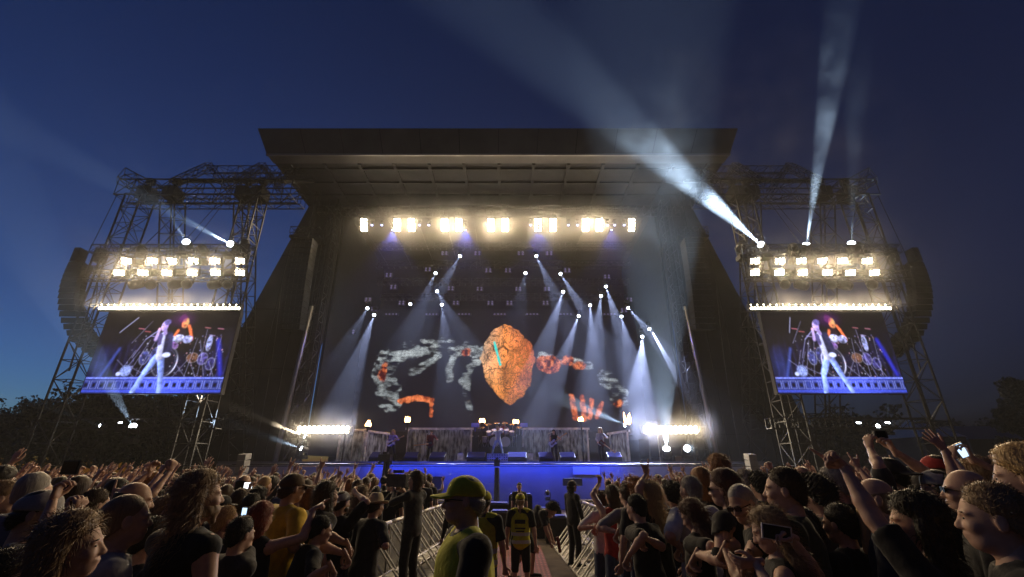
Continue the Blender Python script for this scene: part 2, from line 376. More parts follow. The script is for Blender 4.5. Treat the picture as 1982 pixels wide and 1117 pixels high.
# side screens: a singer in front of a drum kit above a blue patterned riser
def blur(img, n=1):
    for _ in range(n):
        p_ = np.pad(img, ((1, 1), (1, 1), (0, 0)), 'edge'); img = (p_[:-2, 1:-1] + p_[2:, 1:-1] + p_[1:-1, :-2] + p_[1:-1, 2:] + 2 * p_[1:-1, 1:-1]) / 6
    return img
def paint_side(flip):
    def f(U, W):
        x = U * 300; y = W * 165; kx = x - (2 if flip else 15)             # kx: drum kit frame
        n = fbm(x, y, .05, 3); n2 = fbm(x, y, .22, 5); n3 = fbm(x, y, .5, 15); img = np.zeros(x.shape + (3,)) + (.005, .004, .014)
        img = put(img, np.clip((n - .38) * 1.6, 0, .8) * np.clip((y - 30) / 60, 0, 1), (.03, .025, .10))
        fold = np.clip(np.sin(x * .42 + 5 * n) * .5 + .5, 0, 1) ** 3 * np.clip((y - 50) / 70, 0, 1) * ((kx < 80) | (kx > 235)); img = put(img, .5 * fold * n2 * 1.4, (.10, .10, .33))
        img = put(img, soft(seg(x, y, 30, 132, 52, 78) - 2, 7) * .6, (.16, .24, .8)); img = put(img, soft(seg(x, y, 290, 128, 268, 60) - 4, 8) * .8, (.06, .07, .65)); img = put(img, soft(np.hypot((x - 20) / 26, (y - 110) / 36) * 20 - 12, 26) * .35, (.08, .14, .5))
        img = put(img, soft(np.hypot((kx - 160) / 34, (y - 16) / 18) * 20 - 14, 18) * .35, (.22, .03, .30))
        # drummer lit red
        d0 = np.hypot((kx - 168) / 8, (y - 24) / 11) * 8 - 8; img = put(img, soft(d0, 3), np.stack([.9 - .03 * (kx - 164), .26 + .3 * n3, .16 + .1 * n3], -1)); img = put(img, soft(np.hypot((kx - 168) / 5, (y - 29) / 4) * 4 - 3, 3) * .6, (.25, .04, .04))
        img = put(img, soft(np.hypot(kx - 160, y - 14) - 6 - 5 * n2, 4) * .7, (.22, .03, .24)); img = put(img, soft(seg(kx, y, 165, 44, 168, 58) - 10, 4) * .8, (.05, .02, .05))
        for q in ((148, 58, 156, 40), (192, 58, 183, 38), (183, 38, 178, 30)): img = put(img, soft(seg(kx, y, *q) - 3.2, 3), np.stack([.75 + 0 * x, .20 + .12 * n3, .12 + 0 * x], -1))
        # kit
        for cx_, cy_, rx, ry, c in ((142, 58, 12, 8, (.55, .6, .95)), (163, 56, 11, 8, (.7, .72, 1.)), (183, 58, 11, 8, (.6, .62, 1.)), (150, 72, 16, 9, (.42, .24, .62)), (120, 92, 11, 17, (.16, .17, .5)), (98, 96, 10, 14, (.13, .15, .45)), (205, 96, 13, 10, (.28, .15, .10)), (228, 98, 11, 12, (.20, .17, .5)), (234, 66, 6, 15, (.55, .6, 1.)), (248, 108, 10, 12, (.12, .11, .4))):
            e_ = np.hypot((kx - cx_) / rx, (y - cy_) / ry); sh_ = (.12 + 1.5 * np.clip(n2 - .2, 0, 1)) * (1.1 - .25 * (y - cy_) / ry); img = put(img, soft((e_ - 1) * rx, 3), np.array(c)[None, None] * sh_[..., None]); img = put(img, soft(np.abs(e_ - 1) * rx - .3, 1.6) * .55 * n3 * 1.6, (.8, .82, 1.))
        e_ = np.hypot((kx - 146) / 27, (y - 104) / 30); img = put(img, soft((e_ - 1) * 27, 3) * .85, (.015, .015, .045)); img = put(img, soft(np.abs(e_ - 1) * 27 - 1.3, 2.4) * np.clip(.35 + .7 * np.sin(np.arctan2(y - 104, kx - 146) * 2 + 1), .2, 1), (.75, .76, .98)); img = put(img, soft(np.abs(e_ - .82) * 27 - .3, 1.8) * .4, (.4, .42, .7))
        r_ = np.random.default_rng(4)
        for q in ((60, 66, 92, 20), (100, 60, 74, 130), (112, 62, 92, 132), (205, 56, 198, 132), (222, 38, 226, 132), (196, 100, 172, 134), (200, 100, 222, 134), (258, 56, 254, 132), (74, 114, 112, 130), (40, 100, 88, 134), (244, 104, 262, 134), (60, 112, 74, 82), (212, 60, 240, 132), (84, 84, 60, 128), (130, 118, 108, 134), (176, 112, 200, 134)):
            img = put(img, soft(seg(kx, y, *q) - .25, 1.7) * (.35 + .65 * n3), (.6, .6, .92))
        for cx_, cy_, c in ((72, 36, (.75, .3, .4)), (88, 42, (.65, .22, .25)), (222, 34, (.7, .3, .35)), (252, 36, (.75, .35, .5)), (104, 52, (.5, .45, .8)), (236, 50, (.5, .4, .7))):
            img = put(img, soft(np.abs(y - cy_ - .12 * (kx - cx_)) - .7, 1.5) * soft(np.abs(kx - cx_) - 7, 3) * .9, c)
        for k in range(120):
            cx_, cy_ = r_.uniform(60, 270), r_.uniform(48, 134); s_ = r_.uniform(.4, 1.3); img = put(img, soft(np.hypot(kx - cx_, y - cy_) - s_, 1.6) * r_.uniform(.3, .9), r_.choice([(.8, .82, 1.), (.5, .5, .95), (.9, .6, .7)]))
        img = put(img, soft(np.hypot((kx - 66) / 12, (y - 122) / 11) * 10 - 10, 4), np.array((.42, .5, .85))[None, None] * (.2 + 1.2 * n3[..., None])); img = put(img, soft(np.hypot((kx - 52) / 5, (y - 128) / 4) * 4 - 4, 2), (.6, .65, .9))
        # lit riser along the foot of the picture
        lit_ = np.clip(1.3 - np.abs(x - 170) / 130, .45, 1.2); base = np.stack([.05 + .12 * n3, .07 + .17 * n3, .38 + .45 * n3], -1) * lit_[..., None]; rim = y > 134
        img = np.where(rim[..., None], base, img); cellx = np.abs(((x + 4) % 17.5) - 8.7)
        img = put(img, rim * soft(np.abs(cellx - 6.6) - .5, 1.2) * (np.abs(y - 149) < 7.5) * .7, (.5, .56, .98)); img = put(img, rim * soft(np.abs(np.abs(y - 149) - 7.5) - .4, 1.2) * (cellx < 7) * .6, (.45, .5, .95))
        img = put(img, rim * (cellx < 3.4) * (np.abs(y - 150) < 3.6) * (vnoise(np.floor((x + 4) / 17.5), 0 * x, 1, 8) > .25), (.015, .015, .05)); img = put(img, rim * soft(np.abs(y - 136) - 1.2, 1.5) * (.4 + n3), (.35, .42, 1.)); img = put(img, rim * soft(np.abs(y - 161) - .8, 1.5), (.12, .18, .9))
        # singer
        hx = 128 if flip else 138; wy = 96; den = np.array((.36, .46, .92))
        legs = ((hx + 8, wy, 117, 128, 112, 163), (hx + 17, wy, 158, 128, 174, 160)) if flip else ((hx + 2, wy, 124, 126, 110, 163), (hx + 12, wy, 160, 126, 168, 163))
        for k, (x0, y0, x1, y1, x2, y2) in enumerate(legs):
            d_ = np.minimum(seg(x, y, x0, y0, x1, y1) - 8.0 + (y - wy) * .05, seg(x, y, x1, y1, x2, y2) - 5.6); u_ = (x - (x0 + (x2 - x0) * np.clip((y - y0) / (y2 - y0), 0, 1))) / 8
            img = put(img, soft(d_, 2.4), den[None, None] * (np.clip(.95 - .55 * u_, .25, 1.5) * (.55 + .8 * n2))[..., None])
        bx = hx + 6
        sh_ = np.clip(1 - .04 * np.abs(x - bx + 5), .3, 1) * (.7 + .6 * n2)
        img = put(img, soft(seg(x, y, bx - 2, 52, bx + 3, 92) - 9.5, 2.4), np.array((.72, .74, .98))[None, None] * sh_[..., None])
        img = put(img, soft(seg(x, y, bx + 10, 50, bx + 15, 86) - 8.5, 3), np.array((.03, .03, .09))[None, None] * (.4 + 1.6 * n2)[..., None]); img = put(img, soft(seg(x, y, bx - 9, 50, bx - 7, 66) - 4.5, 3), np.array((.12, .10, .26))[None, None] * (.4 + 1.6 * n2)[..., None])
        img = put(img, soft(seg(x, y, bx + 13, 50, bx + 20, 76) - 5, 3), np.array((.05, .05, .14))[None, None] * (.4 + 1.4 * n2)[..., None]); img = put(img, soft(np.hypot((x - bx - 16) / 9, (y - 90) / 5) * 6 - 6, 2.5), np.array((.72, .76, 1.))[None, None] * (.7 + .5 * n2)[..., None])
        img = put(img, soft(seg(x, y, bx - 8, 52, hx - 12, 58) - 4.5, 3), (.14, .12, .32)); img = put(img, soft(seg(x, y, hx - 12, 58, hx - 10, 40) - 3.3, 2.5), np.stack([.45 + .2 * n3, .34 + .2 * n3, .62 + .2 * n3], -1))
        d_ = np.hypot((x - hx) / 8, (y - 30) / 11) * 8 - 8; img = put(img, soft(d_, 2.2), np.stack([.66 - .02 * (x - hx), .52 - .02 * (x - hx), .88 - .015 * (x - hx)], -1) * (.7 + .5 * n3)[..., None]); img = put(img, soft(seg(x, y, bx - 3, 38, bx, 46) - 4, 2), (.4, .32, .6))
        img = put(img, soft(np.hypot((x - hx - 4) / 9, (y - 22) / 7) * 8 - 7, 3), np.array((.20, .17, .42))[None, None] * (.5 + n3)[..., None]); img = put(img, soft(seg(x, y, hx - 7, 29, hx - 3, 29) - .7, 1.6) * .7, (.12, .08, .25)); img = put(img, soft(seg(x, y, hx - 7, 36, hx - 3, 36) - .5, 1.5) * .7, (.25, .1, .3))
        img = put(img, soft(np.hypot(x - hx + 10, y - 37) - 3.4, 2), (.85, .55, .72)); img = put(img, soft(seg(x, y, hx - 7, 36, hx - 34, 58) - .8, 1.6), (.5, .5, .82)); img = put(img, soft(seg(x, y, hx - 34, 58, hx - 52, 96) - .6, 1.6) * .8, (.45, .45, .75))
        img = put(img, soft(seg(x, y, (60 if flip else 40), 44, (70 if flip else 72), 12) - .6, 1.7), (.6, .62, .9))
        img = blur(img, 1); img = img + .22 * blur(np.clip(img - .35, 0, 1), 10)
        scan = .82 + .18 * ((np.arange(img.shape[1]) % 2)[None, :, None]); img = img * scan * (.85 + .3 * n3[..., None])
        return np.clip(img * 1.25, 0, 2) ** 1.35
    return f

# ------------------------------------------------------------------ fixtures
def blinder(px, py, Y, cols, rows, r_, m, power, label, group, ang=150, aim=(0, 3, -2), col=(1, .74, .42), parentcat='floodlight'):
    p = P(px, py, Y); root = empty('blinder_light', p, label, parentcat, group)
    d = (Vector((p.x * .72, 3, aim[2])) - p).normalized(); q = d.to_track_quat('-Y', 'Z').to_matrix()
    sp_ = 2.25 if cols < 3 else 2.9; w_, h_ = cols * r_ * sp_, rows * r_ * sp_
    mb = MB(); mb.box(p, (w_ + .08, .22, h_ + .08), q)
    for s_ in (-1, 1): mb.box(p + q @ Vector((s_ * (w_ / 2 + .08), .05, .1)), (.03, .06, h_ * .7 + .3), q)
    mb.box(p + q @ Vector((0, .05, h_ / 2 + .27)), (w_ + .2, .06, .03), q); mb.box(p + q @ Vector((0, .05, h_ / 2 + .36)), (.08, .1, .2), q)
    mb.build('housing', M_cas, root)
    for i in range(cols):
        for j in range(rows):
            c = p + q @ Vector(((i - (cols - 1) / 2) * r_ * sp_, -.10, (j - (rows - 1) / 2) * r_ * sp_))
            MB().lathe(c, d, [(0, r_), (.05, r_), (.07, r_ * .8), (.075, r_ * .3)], 12).build('lens', m, root, smooth=True)
    light('SPOT', 'lamp', p + d * .3, p + d * 5, power * WARM, col, .28, R(ang), 1.0, root)
    return root
def moving_head(px, py, Y, aim, label, group, power=0, angle=13, sc=1.0, m=None, col=(.55, .68, 1), pt=None, hang=True, blend=.25, gain=1):
    p = P(px, py, Y) if pt is None else Vector(pt); root = empty('moving_head', p, label, 'stage light', group)
    a = Vector(aim); d = (a - p).normalized(); q = d.to_track_quat('-Y', 'Z').to_matrix()
    s_ = .22 * sc; up = 1 if hang else -1
    MB().lathe(p - d * s_ * 2.4, d, [(0, s_ * .55), (s_ * .3, s_ * .85), (s_ * 1.6, s_ * .95), (s_ * 2.2, s_ * .85), (s_ * 2.3, s_ * .8)], 12).build('head', M_cas, root, smooth=True)
    mb = MB(); c = p - d * s_ * 1.2
    for e in (-1, 1): mb.tube(c + Vector((e * s_ * 1.1, 0, 0)), c + Vector((e * s_ * 1.1, 0, up * s_ * 1.8)), s_ * .16, 6)
    mb.tube(c + Vector((-s_ * 1.2, 0, up * s_ * 1.8)), c + Vector((s_ * 1.2, 0, up * s_ * 1.8)), s_ * .18, 6)
    mb.build('yoke', M_cas, root)
    MB().box(c + Vector((0, 0, up * s_ * 2.5)), (s_ * 2.2, s_ * 1.8, s_ * .9)).build('base', M_cas, root)
    MB().lathe(p - d * .02, d, [(0, s_ * .72), (.03, s_ * .66), (.06, s_ * .35)], 12).build('lens', m or M_cool, root, smooth=True)
    if power: light('SPOT', 'lamp', p + d * .09, a, power * BEAM, col, .03, R(angle), blend, root)
    return root

# stage front truss with twelve big warm blinders
FY = 29.6
tz = P(963, 425, FY).z
tr = MB().truss((XL + 1.2, FY + .3, tz + .95), (XR - 1.2, FY + .3, tz + .95), .6, .6, .035, .018)
tr = tr.build('lighting_truss', M_trs, loc=(CX, FY, tz)); tag(tr, 'long front lighting truss under the stage roof carrying the row of blinders', 'truss')
for k in range(7): x = XL + 2.5 + (XR - XL - 5) * k / 6; MB().tube((x, FY + .3, tz + 1.2), (x, FY + .3, ZR), .02, 4).build('hoist_chain', M_cable, tr)
ORD = ['first', 'second', 'third', 'fourth', 'fifth', 'sixth', 'seventh', 'eighth', 'ninth', 'tenth', 'eleventh', 'twelfth']
for k, x in enumerate((705, 769, 797, 861, 888, 950, 978, 1041, 1070, 1133, 1160, 1222)):
    blinder(x, 435, FY, 2, 4, .11, M_warm, 2600 * FRONT, f'bright warm blinder under the stage roof, {ORD[k]} of twelve from the left', 'warm blinders in a row under the stage roof')
for k, x in enumerate((720, 739, 812, 830, 901, 1027, 1100, 1118, 1176, 1190, 1208)):
    p = P(x, 435, FY); moving_head(x, 436, FY, p + Vector((0, -1, -4)), f'small violet spotlight {["just right of the leftmost blinder","in the gap left of the second blinder","right of the third blinder","left of the fourth blinder","right of the fifth blinder","left of the eighth blinder","right of the ninth blinder","left of the tenth blinder","right of the eleventh blinder","midway between the last two blinders","left of the rightmost blinder"][k]}', 'small violet lights between the blinders', sc=.55, m=M_blued)

# beams inside the stage: lamp pixel, depth, beam passes pixel, depth, power
BM = [((890, 496), 33, (800, 650), 27, 200), ((843, 529), 34, (785, 660), 28, 160), ((846, 564), 35, (905, 670), 29, 170), ((855, 590), 36, (868, 710), 30, 260),
      ((1038, 496), 33, (1155, 740), 27, 330), ((1017, 529), 34, (1004, 600), 29, 60), ((1085, 530), 34, (1205, 725), 28, 480), ((1090, 565), 35, (1035, 730), 29, 620),
      ((1142, 591), 36, (1152, 770), 30, 520), ((1163, 573), 35.5, (1148, 720), 30, 480), ((1173, 555), 35, (1228, 730), 29, 620), ((1120, 612), 36, (1055, 790), 30, 700),
      ((1203, 613), 36, (1228, 730), 30, 420), ((1216, 596), 34, (1345, 745), 28, 520), ((1257, 637), 35, (1355, 775), 29, 480), ((1243, 652), 33, (1236, 810), 27, 1500),
      ((711, 597), 34, (655, 700), 28, 110), ((724, 610), 34, (668, 765), 28, 520), ((794, 589), 36, (794, 640), 33, 0)]
BL = ['throwing a faint beam down left above the ridge picture', 'highest of the three on the left half, faint beam going down left', 'tilted right, its beam crossing the one below it', 'low central left lamp with a narrow beam straight down', 'highest lamp right of centre, long beam down to the right',
      'small lamp just right of centre with a very short faint beam', 'right of centre with a long beam crossing to the lower right', 'with a bright beam leaning down to the left above the boulder picture', 'with a straight beam down in the middle of the right cluster', 'highest of the narrow cluster, beam leaning slightly left',
      'with a bright beam leaning right over the cluster', 'low lamp right of centre with a long beam down left to the stage', 'with a short narrow beam right of the cluster', 'far right lamp with a wide beam down to the right wing', 'rightmost lamp sending a beam down right into the wing', 'lowest right lamp with the brightest straight wide beam',
      'leftmost lamp with a faint beam down left', 'far left lamp with a bright blue beam down left', 'tiny white lamp with no beam on the left half']
for (s0, y0, e0, y1, pw), lb in zip(BM, BL):
    a = P(*s0, y0); b_ = P(*e0, y1)
    moving_head(0, 0, 0, b_, 'rig spotlight, ' + lb, 'lit moving heads above the stage', pw * .95, 12 if pw < 1000 else 15, .8, None, (.50, .60, 1), pt=a)
# rig trusses above the stage at each depth used
for k, (yy, pyy) in enumerate(((33, 484), (34, 520), (35, 553), (36, 582))):
    z_ = P(991, pyy, yy).z
    o = MB().truss((-11.5, yy, z_ + .35), (10, yy, z_ + .35), .5, .5, .03, .016).build('rig_truss', M_trs, loc=(CX, yy, z_))
    tag(o, f'dark horizontal rig truss inside the stage, {ORD[k]} from the front above the video wall', 'truss', 'rig trusses above the stage')
# unlit clusters of four round lenses, each lens given a faint violet glow
CL = [(860, 490), (924, 490), (1008, 490), (1063, 490), (828, 521), (945, 523), (983, 523), (1098, 523), (752, 532), (761, 555), (872, 558), (928, 559), (1003, 559), (1059, 559), (777, 586), (882, 586), (949, 586), (986, 586), (1056, 586), (712, 580), (724, 598), (670, 625), (680, 642), (1175, 535), (1218, 580), (1208, 600), (1262, 623)]
for k, (x, y) in enumerate(CL):
    Y = 33 + (y - 490) / 30 if y < 590 else 35.5
    p = P(x, y, Y); rk = min((y - 505) // 27, 4); band = [q for q in CL if min((q[1] - 505) // 27, 4) == rk]; nth = sorted(band).index((x, y))
    row_ = ['top', 'second', 'third', 'fourth', 'fifth', 'lowest'][rk + 1]
    r0 = empty('lamp_cluster', p, f'unlit four lens lamp cluster, {ORD[nth]} from left in the {row_} row above the video wall', 'stage light', 'unlit lamp clusters in the stage rig')
    MB().box(p + Vector((0, .12, .02)), (.6, .16, .4)).build('housing', M_cas, r0)
    for i in (-1, 1):
        for j in (-1, 1): MB().lathe(p + Vector((i * .16, .03, j * .1)), (0, -1, -.25), [(0, .085), (.03, .08), (.04, .03)], 10).build('lens', M_dim, r0, smooth=True)
SL = [(757, 608), (835, 608), (898, 608), (967, 608), (1030, 608), (1095, 608), (1180, 608)]
for k, (x, y) in enumerate(SL):
    p = P(x, y, 37); r0 = empty('strip_lamp', p, f'dim strip lamp above the top edge of the video wall, {ORD[k]} from the left', 'stage light', 'dim strip lamps above the video wall')
    MB().box(p + Vector((0, .1, 0)), (1.25, .14, .22)).build('housing', M_cas, r0)
    for i in range(4): MB().lathe(p + Vector(((i - 1.5) * .3, .02, 0)), (0, -1, 0), [(0, .08), (.03, .07), (.04, .03)], 10).build('lens', M_dim, r0, smooth=True)
# ------------------------------------------------------------------ side towers, mirrored about the stage axis
def tower(sg):
    W = 'left' if sg < 0 else 'right'
    def X(x): return CX + sg * (abs(x) + CX * 1 if False else abs(x - CX))   # x given for the left tower
    def M(x, y, z): return Vector((X(x), y, z))
    Y = 24.2
    root = empty('screen_tower', M(-20, Y, 0), f'tall scaffold truss tower carrying the {W} side screen and its floodlights', 'tower')
    mb = MB()
    for x, yb in ((-24.0, 24.3), (-16.6, 24.3)): mb.truss(M(x, Y, 0), M(x, Y, 18.2), 1.05, 1.05, .055, .028, up=(0, 1, 0), pitch=1.1)
    mb.build('front_mast', M_trs, root)
    mb = MB()
    for x in (-22.4, -17.6): mb.truss(M(x, 31.5, 0), M(x, 24.9, 18.2), .95, .95, .05, .026, up=(0, 1, 0), pitch=1.0)
    mb.build('rear_mast', M_trs, root)
    mb = MB(); mb.truss(M(-25.3, Y, 18.7), M(-14.1, Y, 18.7), 1.0, 1.15, .05, .028, pitch=1.1)
    mb.truss(M(-25.3, Y + 1.2, 18.7), M(-14.1, Y + 1.2, 18.7), .6, .8, .04, .022, pitch=1.0)
    for x in (-24, -22.3, -17.6, -16.6):
        mb.box(M(x, Y + .4, 18.7), (.75, 1.0, .8)); mb.box(M(x + .3, Y, 19.4), (.35, .4, .4))
    mb.build('head_truss', M_trs, root)
    mb = MB(); mb.truss(M(-22.0, Y + 2.4, 21.9), M(-14.3, Y + 2.4, 21.9), .8, .7, .035, .02, pitch=.8)
    mb.truss(M(-22.0, Y + 4.0, 22.6), M(-14.3, Y + 4.0, 22.6), .5, .5, .03, .018, pitch=.7)
    mb.build('rear_truss', M_trs, root)
    mb = MB()
    for x in (-22.0, -18.1, -15.2):
        mb.truss(M(x, Y - .2, 19.2), M(x, Y + 2.2, 22.4), .45, .5, .03, .02, up=(1, 0, 0), pitch=.6); mb.truss(M(x, Y + 2.2, 22.4), M(x, Y + 5.0, 22.0), .3, .3, .03, .018, up=(1, 0, 0), pitch=.6)
    for x in (-21, -19.5, -16.6, -14.6): mb.tube(M(x, Y - .8, 18.9), M(x, Y + 3.2, 21.8), .14, 6)
    mb.truss(M(-25.2, Y - .6, 19.5), M(-23.4, Y + 1.0, 18.9), .9, .8, .035, .022, pitch=.6)
    mb.build('outrigger', M_trs, root)
    mb = MB()
    mb.truss(M(-24.6, Y - 1.0, 13.9), M(-15.3, Y - 1.0, 13.9), .5, .5, .035, .02, pitch=.6); mb.truss(M(-24.6, Y - 1.0, 12.25), M(-15.3, Y - 1.0, 12.25), .5, .5, .035, .02, pitch=.6)
    for x in (-24.5, -15.4): mb.tube(M(x, Y - 1, 12.2), M(x, Y - 1, 13.9), .06, 6)
    mb.build('lamp_frame', M_trs, root)
    for args in ((M(-24, Y, 4.2), M(-15.4, Y, 4.2), .5, .5, .04, .02), (M(-22.4, 29.8, 4.8), M(-17.6, 29.8, 4.8), .9, .9, .04, .022), (M(-22.3, 29.2, 5.5), M(-17.7, 31, .8), .4, .4, .03, .02), (M(-17.7, 29.2, 5.5), M(-22.3, 31, .8), .4, .4, .03, .02)):
        MB().truss(*args, pitch=.7).build('brace', M_trs, root)
    for a, b_ in (((-25.6, Y, 18.4), (-26.2, 24.4, 13.9)), ((-24.6, Y, 18.2), (-25.2, 24.4, 13.9)), ((-20.5, Y, 18.3), (-22.0, Y - .9, 14)), ((-18.6, Y, 18.3), (-19.8, Y - .9, 14)), ((-18.3, Y, 18.3), (-19.2, Y - .9, 14)), ((-14.3, Y + 4, 21.4), (-15.4, 29.5, 17)), ((-14.5, Y + 4, 21.4), (-15.9, 29.5, 17))):
        MB().tube(M(*a), M(*b_), .022, 4).build('cable', M_cable, root)
    # boom holding the line array
    mb = MB(); mb.truss(M(-25.0, 24.4, 13.2), M(-26.5, 24.4, 13.2), .35, .35, .03, .02); mb.box(M(-26.4, 24.2, 14.0), (.35, .6, .9)); mb.box(M(-25.1, 24.2, 14.0), (.35, .6, .9))
    mb.tube(M(-24.9, 24.3, 13.8), M(-24.5, 24.3, 7.0), .05, 5); mb.tube(M(-25.1, 24.9, 13), M(-24.4, 24.5, 8.2), .03, 5); mb.tube(M(-25.2, 24.6, 12.8), M(-24.5, 24.4, 11), .03, 5); mb.tube(M(-24.6, 24.5, 11), M(-25.1, 24.8, 8.8), .03, 5)
    mb.build('array_boom', M_trs, root)
    # the screen
    rs = empty('side_screen', M(-19.3, 23.6, 6), f'large {W} side screen showing a singer in pale jeans before a drum kit', 'video screen')
    a, b_ = (X(-22.75), X(-15.4 if sg < 0 else -15.95)); xs_ = (min(a, b_), max(a, b_))
    pixel_screen('side_' + W, 0, 1, 604, 761, 23.6, 250, 138, paint_side(sg > 0), 1.25, rs, corners=xs_)
    # two rows of six floodlights
    g = f'floodlights on the two rails of the {W} tower'
    xs1 = (247, 297, 335, 376, 418, 466) if sg < 0 else (1460, 1508, 1549, 1590, 1628, 1676)
    xs2 = (233, 279, 325, 374, 419, 466) if sg < 0 else (1460, 1507, 1552, 1600, 1644, 1690)
    for row, (xx, py) in enumerate(((xs1, 504), (xs2, 527))):
        for k, px in enumerate(xx):
            blinder(px, py, Y - 1.45, 3, 2, .058, M_warm2, 700, f'warm floodlight, {ORD[k]} of six from the left on the {W} tower {"upper" if row == 0 else "lower"} rail', g, 150, (0, 3, -2))
    # strip light over the screen
    z_ = P(991, 597, 23.4).z; cxs = X(-19.2); rt = empty('light_strip', (cxs, 23.3, z_), f'long strip of small warm lamps along the top of the {W} screen', 'strip light')
    MB().box((cxs, 23.45, z_ + .06), (8.0, .25, .42)).build('housing', M_cas, rt)
    for k in range(44):
        x_ = cxs - 3.87 + k * .18
        MB().lathe((x_, 23.32, z_ - .02), (0, -1, -.3), [(0, .075), (.03, .07), (.04, .03)], 8).build('lens', M_warm2, rt)
        if k % 2 == 0: MB().lathe((x_, 23.32, z_ + .19), (0, -1, -.3), [(0, .03), (.02, .02)], 6).build('lens', M_warm2, rt)
    light('AREA', 'lamp', (cxs, 23.1, z_), (cxs, 20, z_ - 1.2), 420 * WARM, (1, .76, .46), (7.8, .12), parent=rt)
    # unlit and lit moving heads on the frame
    mh = []
    if sg < 0:
        lit = [((445, 472), (300, 395), 17, 1300, 7, 'at the right, beam going up left'), ((360, 468), (322, 405), 20, 150, 6, 'in the middle, short faint beam')]
        un = [(275, 478), (385, 475), (475, 465), (250, 553), (290, 553), (327, 553), (360, 552), (404, 553), (440, 553)]
    else:
        lit = [((1472, 473), (1180, 215), 15.0, 5200, 11, 'at the left, throwing the big pale beam over the roof'), ((1561, 472), (1610, 150), 17, 2600, 9.5, 'in the middle, with a tall blue beam'), ((1648, 470), (1656, 250), 18, 230, 9, 'at the right, with a faint vertical beam')]
        un = [(1442, 468), (1533, 473), (1665, 470), (1520, 553), (1563, 555), (1610, 553), (1648, 555), (1690, 553)]
    for (s0, e0, ye, pw, an, lb) in lit:
        moving_head(*s0, Y - 1.0, P(*e0, ye), f'{W} tower moving head {lb}', f'lit moving heads of the {W} tower', pw, an, 1.25, hang=False, blend=.8, col=(.55, .75, 1), gain=1)
    for k, (x, y) in enumerate(un):
        p = P(x, y, Y - 1.0); tp = y < 500
        moving_head(x, y, Y - 1.0, p + Vector(((-1) ** k * .8, -1.2, 1.1 if tp else -.9)), f'unlit lamp {"standing on the upper rail" if tp else "hanging under the lower rail"} of the {W} tower, {ORD[k if tp else k - 3]} from left', f'unlit moving heads of the {W} tower', 0, 10, 1.35, M_cas, hang=not tp)
    # line array hanging outside the tower: sixteen curved cabinets
    ar = empty('line_array', M(-26.0, 24.4, 13.6), f'long curved line array of speakers hanging at the outer side of the {W} tower', 'loudspeaker')
    ang = R(4); y_, z_ = 24.2, 13.4; dx = 0
    for k in range(17):
        h = .33; ang2 = R(6 - k * k * .26 if k < 30 else 0)
        d = Vector((0, -math.sin(ang2), -math.cos(ang2))); q = Matrix.Rotation(-ang2, 3, 'X')
        c = Vector((X(-26.0 + .02 * k + .0055 * k * k), y_, z_)) + d * h / 2
        mb = MB(); n_ = Vector((0, -1, 0)); fr = q @ Vector((0, -1, 0)); 
        hw = .46; dp = .40
        pts = [c + q @ Vector((sx * (hw if sy < 0 else hw * .72), sy * dp, sz * h * (.48 if sy < 0 else .40))) for sx in (-1, 1) for sy in (-1, 1) for sz in (-1, 1)]
        mb.add(pts, [(0, 1, 3, 2), (4, 6, 7, 5), (0, 4, 5, 1), (2, 3, 7, 6), (0, 2, 6, 4), (1, 5, 7, 3)])
        for e in (-1, 1): mb.box(c + q @ Vector((e * (hw + .03), .05, 0)), (.05, .3, .28), q)
        mb.build('speaker_cabinet', M_cab, ar)
        y_ += d.y * h; z_ += d.z * h
    return root
tower(-1); tower(1)

# main stage hangs inside the wings
for sg in (-1, 1):
    W = 'left' if sg < 0 else 'right'
    ar = empty('main_speaker_hang', (CX + sg * 13.9, 28.4, 16), f'dark main speaker column hanging in front of the {W} stage wing', 'loudspeaker')
    z_, y_ = 17.0, 28.2
    for k in range(17):
        q = Matrix.Rotation(R(-2 + k * .6), 3, 'X'); mb = MB(); mb.box((CX + sg * 13.9, y_, z_), (1.35, .95, .36), q)
        for j in range(4): mb.box(Vector((CX + sg * 13.9, y_ - .49, z_)) + q @ Vector(((j - 1.5) * .32, 0, 0)), (.05, .02, .3), q)
        mb.build('speaker_cabinet', M_cab, ar); z_ -= .385; y_ += .004 * k
    MB().tube((CX + sg * 13.9, 28.3, 17.2), (CX + sg * 13.9, 28.3, ZR), .04, 5).build('hoist_chain', M_cable, ar)

# low warm strips at the two ends of the stage
for W, x0, x1, pw in (('left', 575, 677, 700), ('right', 1245, 1351, 1300)):
    a = P(x0, 832, 27.6); b_ = P(x1, 832, 27.6); c = (a + b_) / 2
    rt = empty('light_strip', (c.x, 27.6, ZD), f'low bright warm strip of lamps at the {W} end of the stage', 'strip light')
    MB().box(c + Vector((0, .15, 0)), (b_.x - a.x + .3, .25, .5)).build('housing', M_cas, rt)
    mb = MB()
    for x in (a.x + .3, b_.x - .3): mb.tube((x, 27.8, ZD), (x, 27.8, c.z), .05, 6)
    mb.build('stand', M_cas, rt)
    for k in range(11):
        for j in (-1, 1): MB().lathe(Vector((a.x + (b_.x - a.x) * (k + .5) / 11, 27.58, c.z + j * .11)), (0, -1, 0), [(0, .1), (.04, .09), (.05, .03)], 10).build('lens', M_warm, rt)
    light('AREA', 'lamp', (c.x, 27.3, c.z), (c.x, 20, c.z + .3), pw * .4 * WARM, (1, .80, .52), (b_.x - a.x, .3), parent=rt)
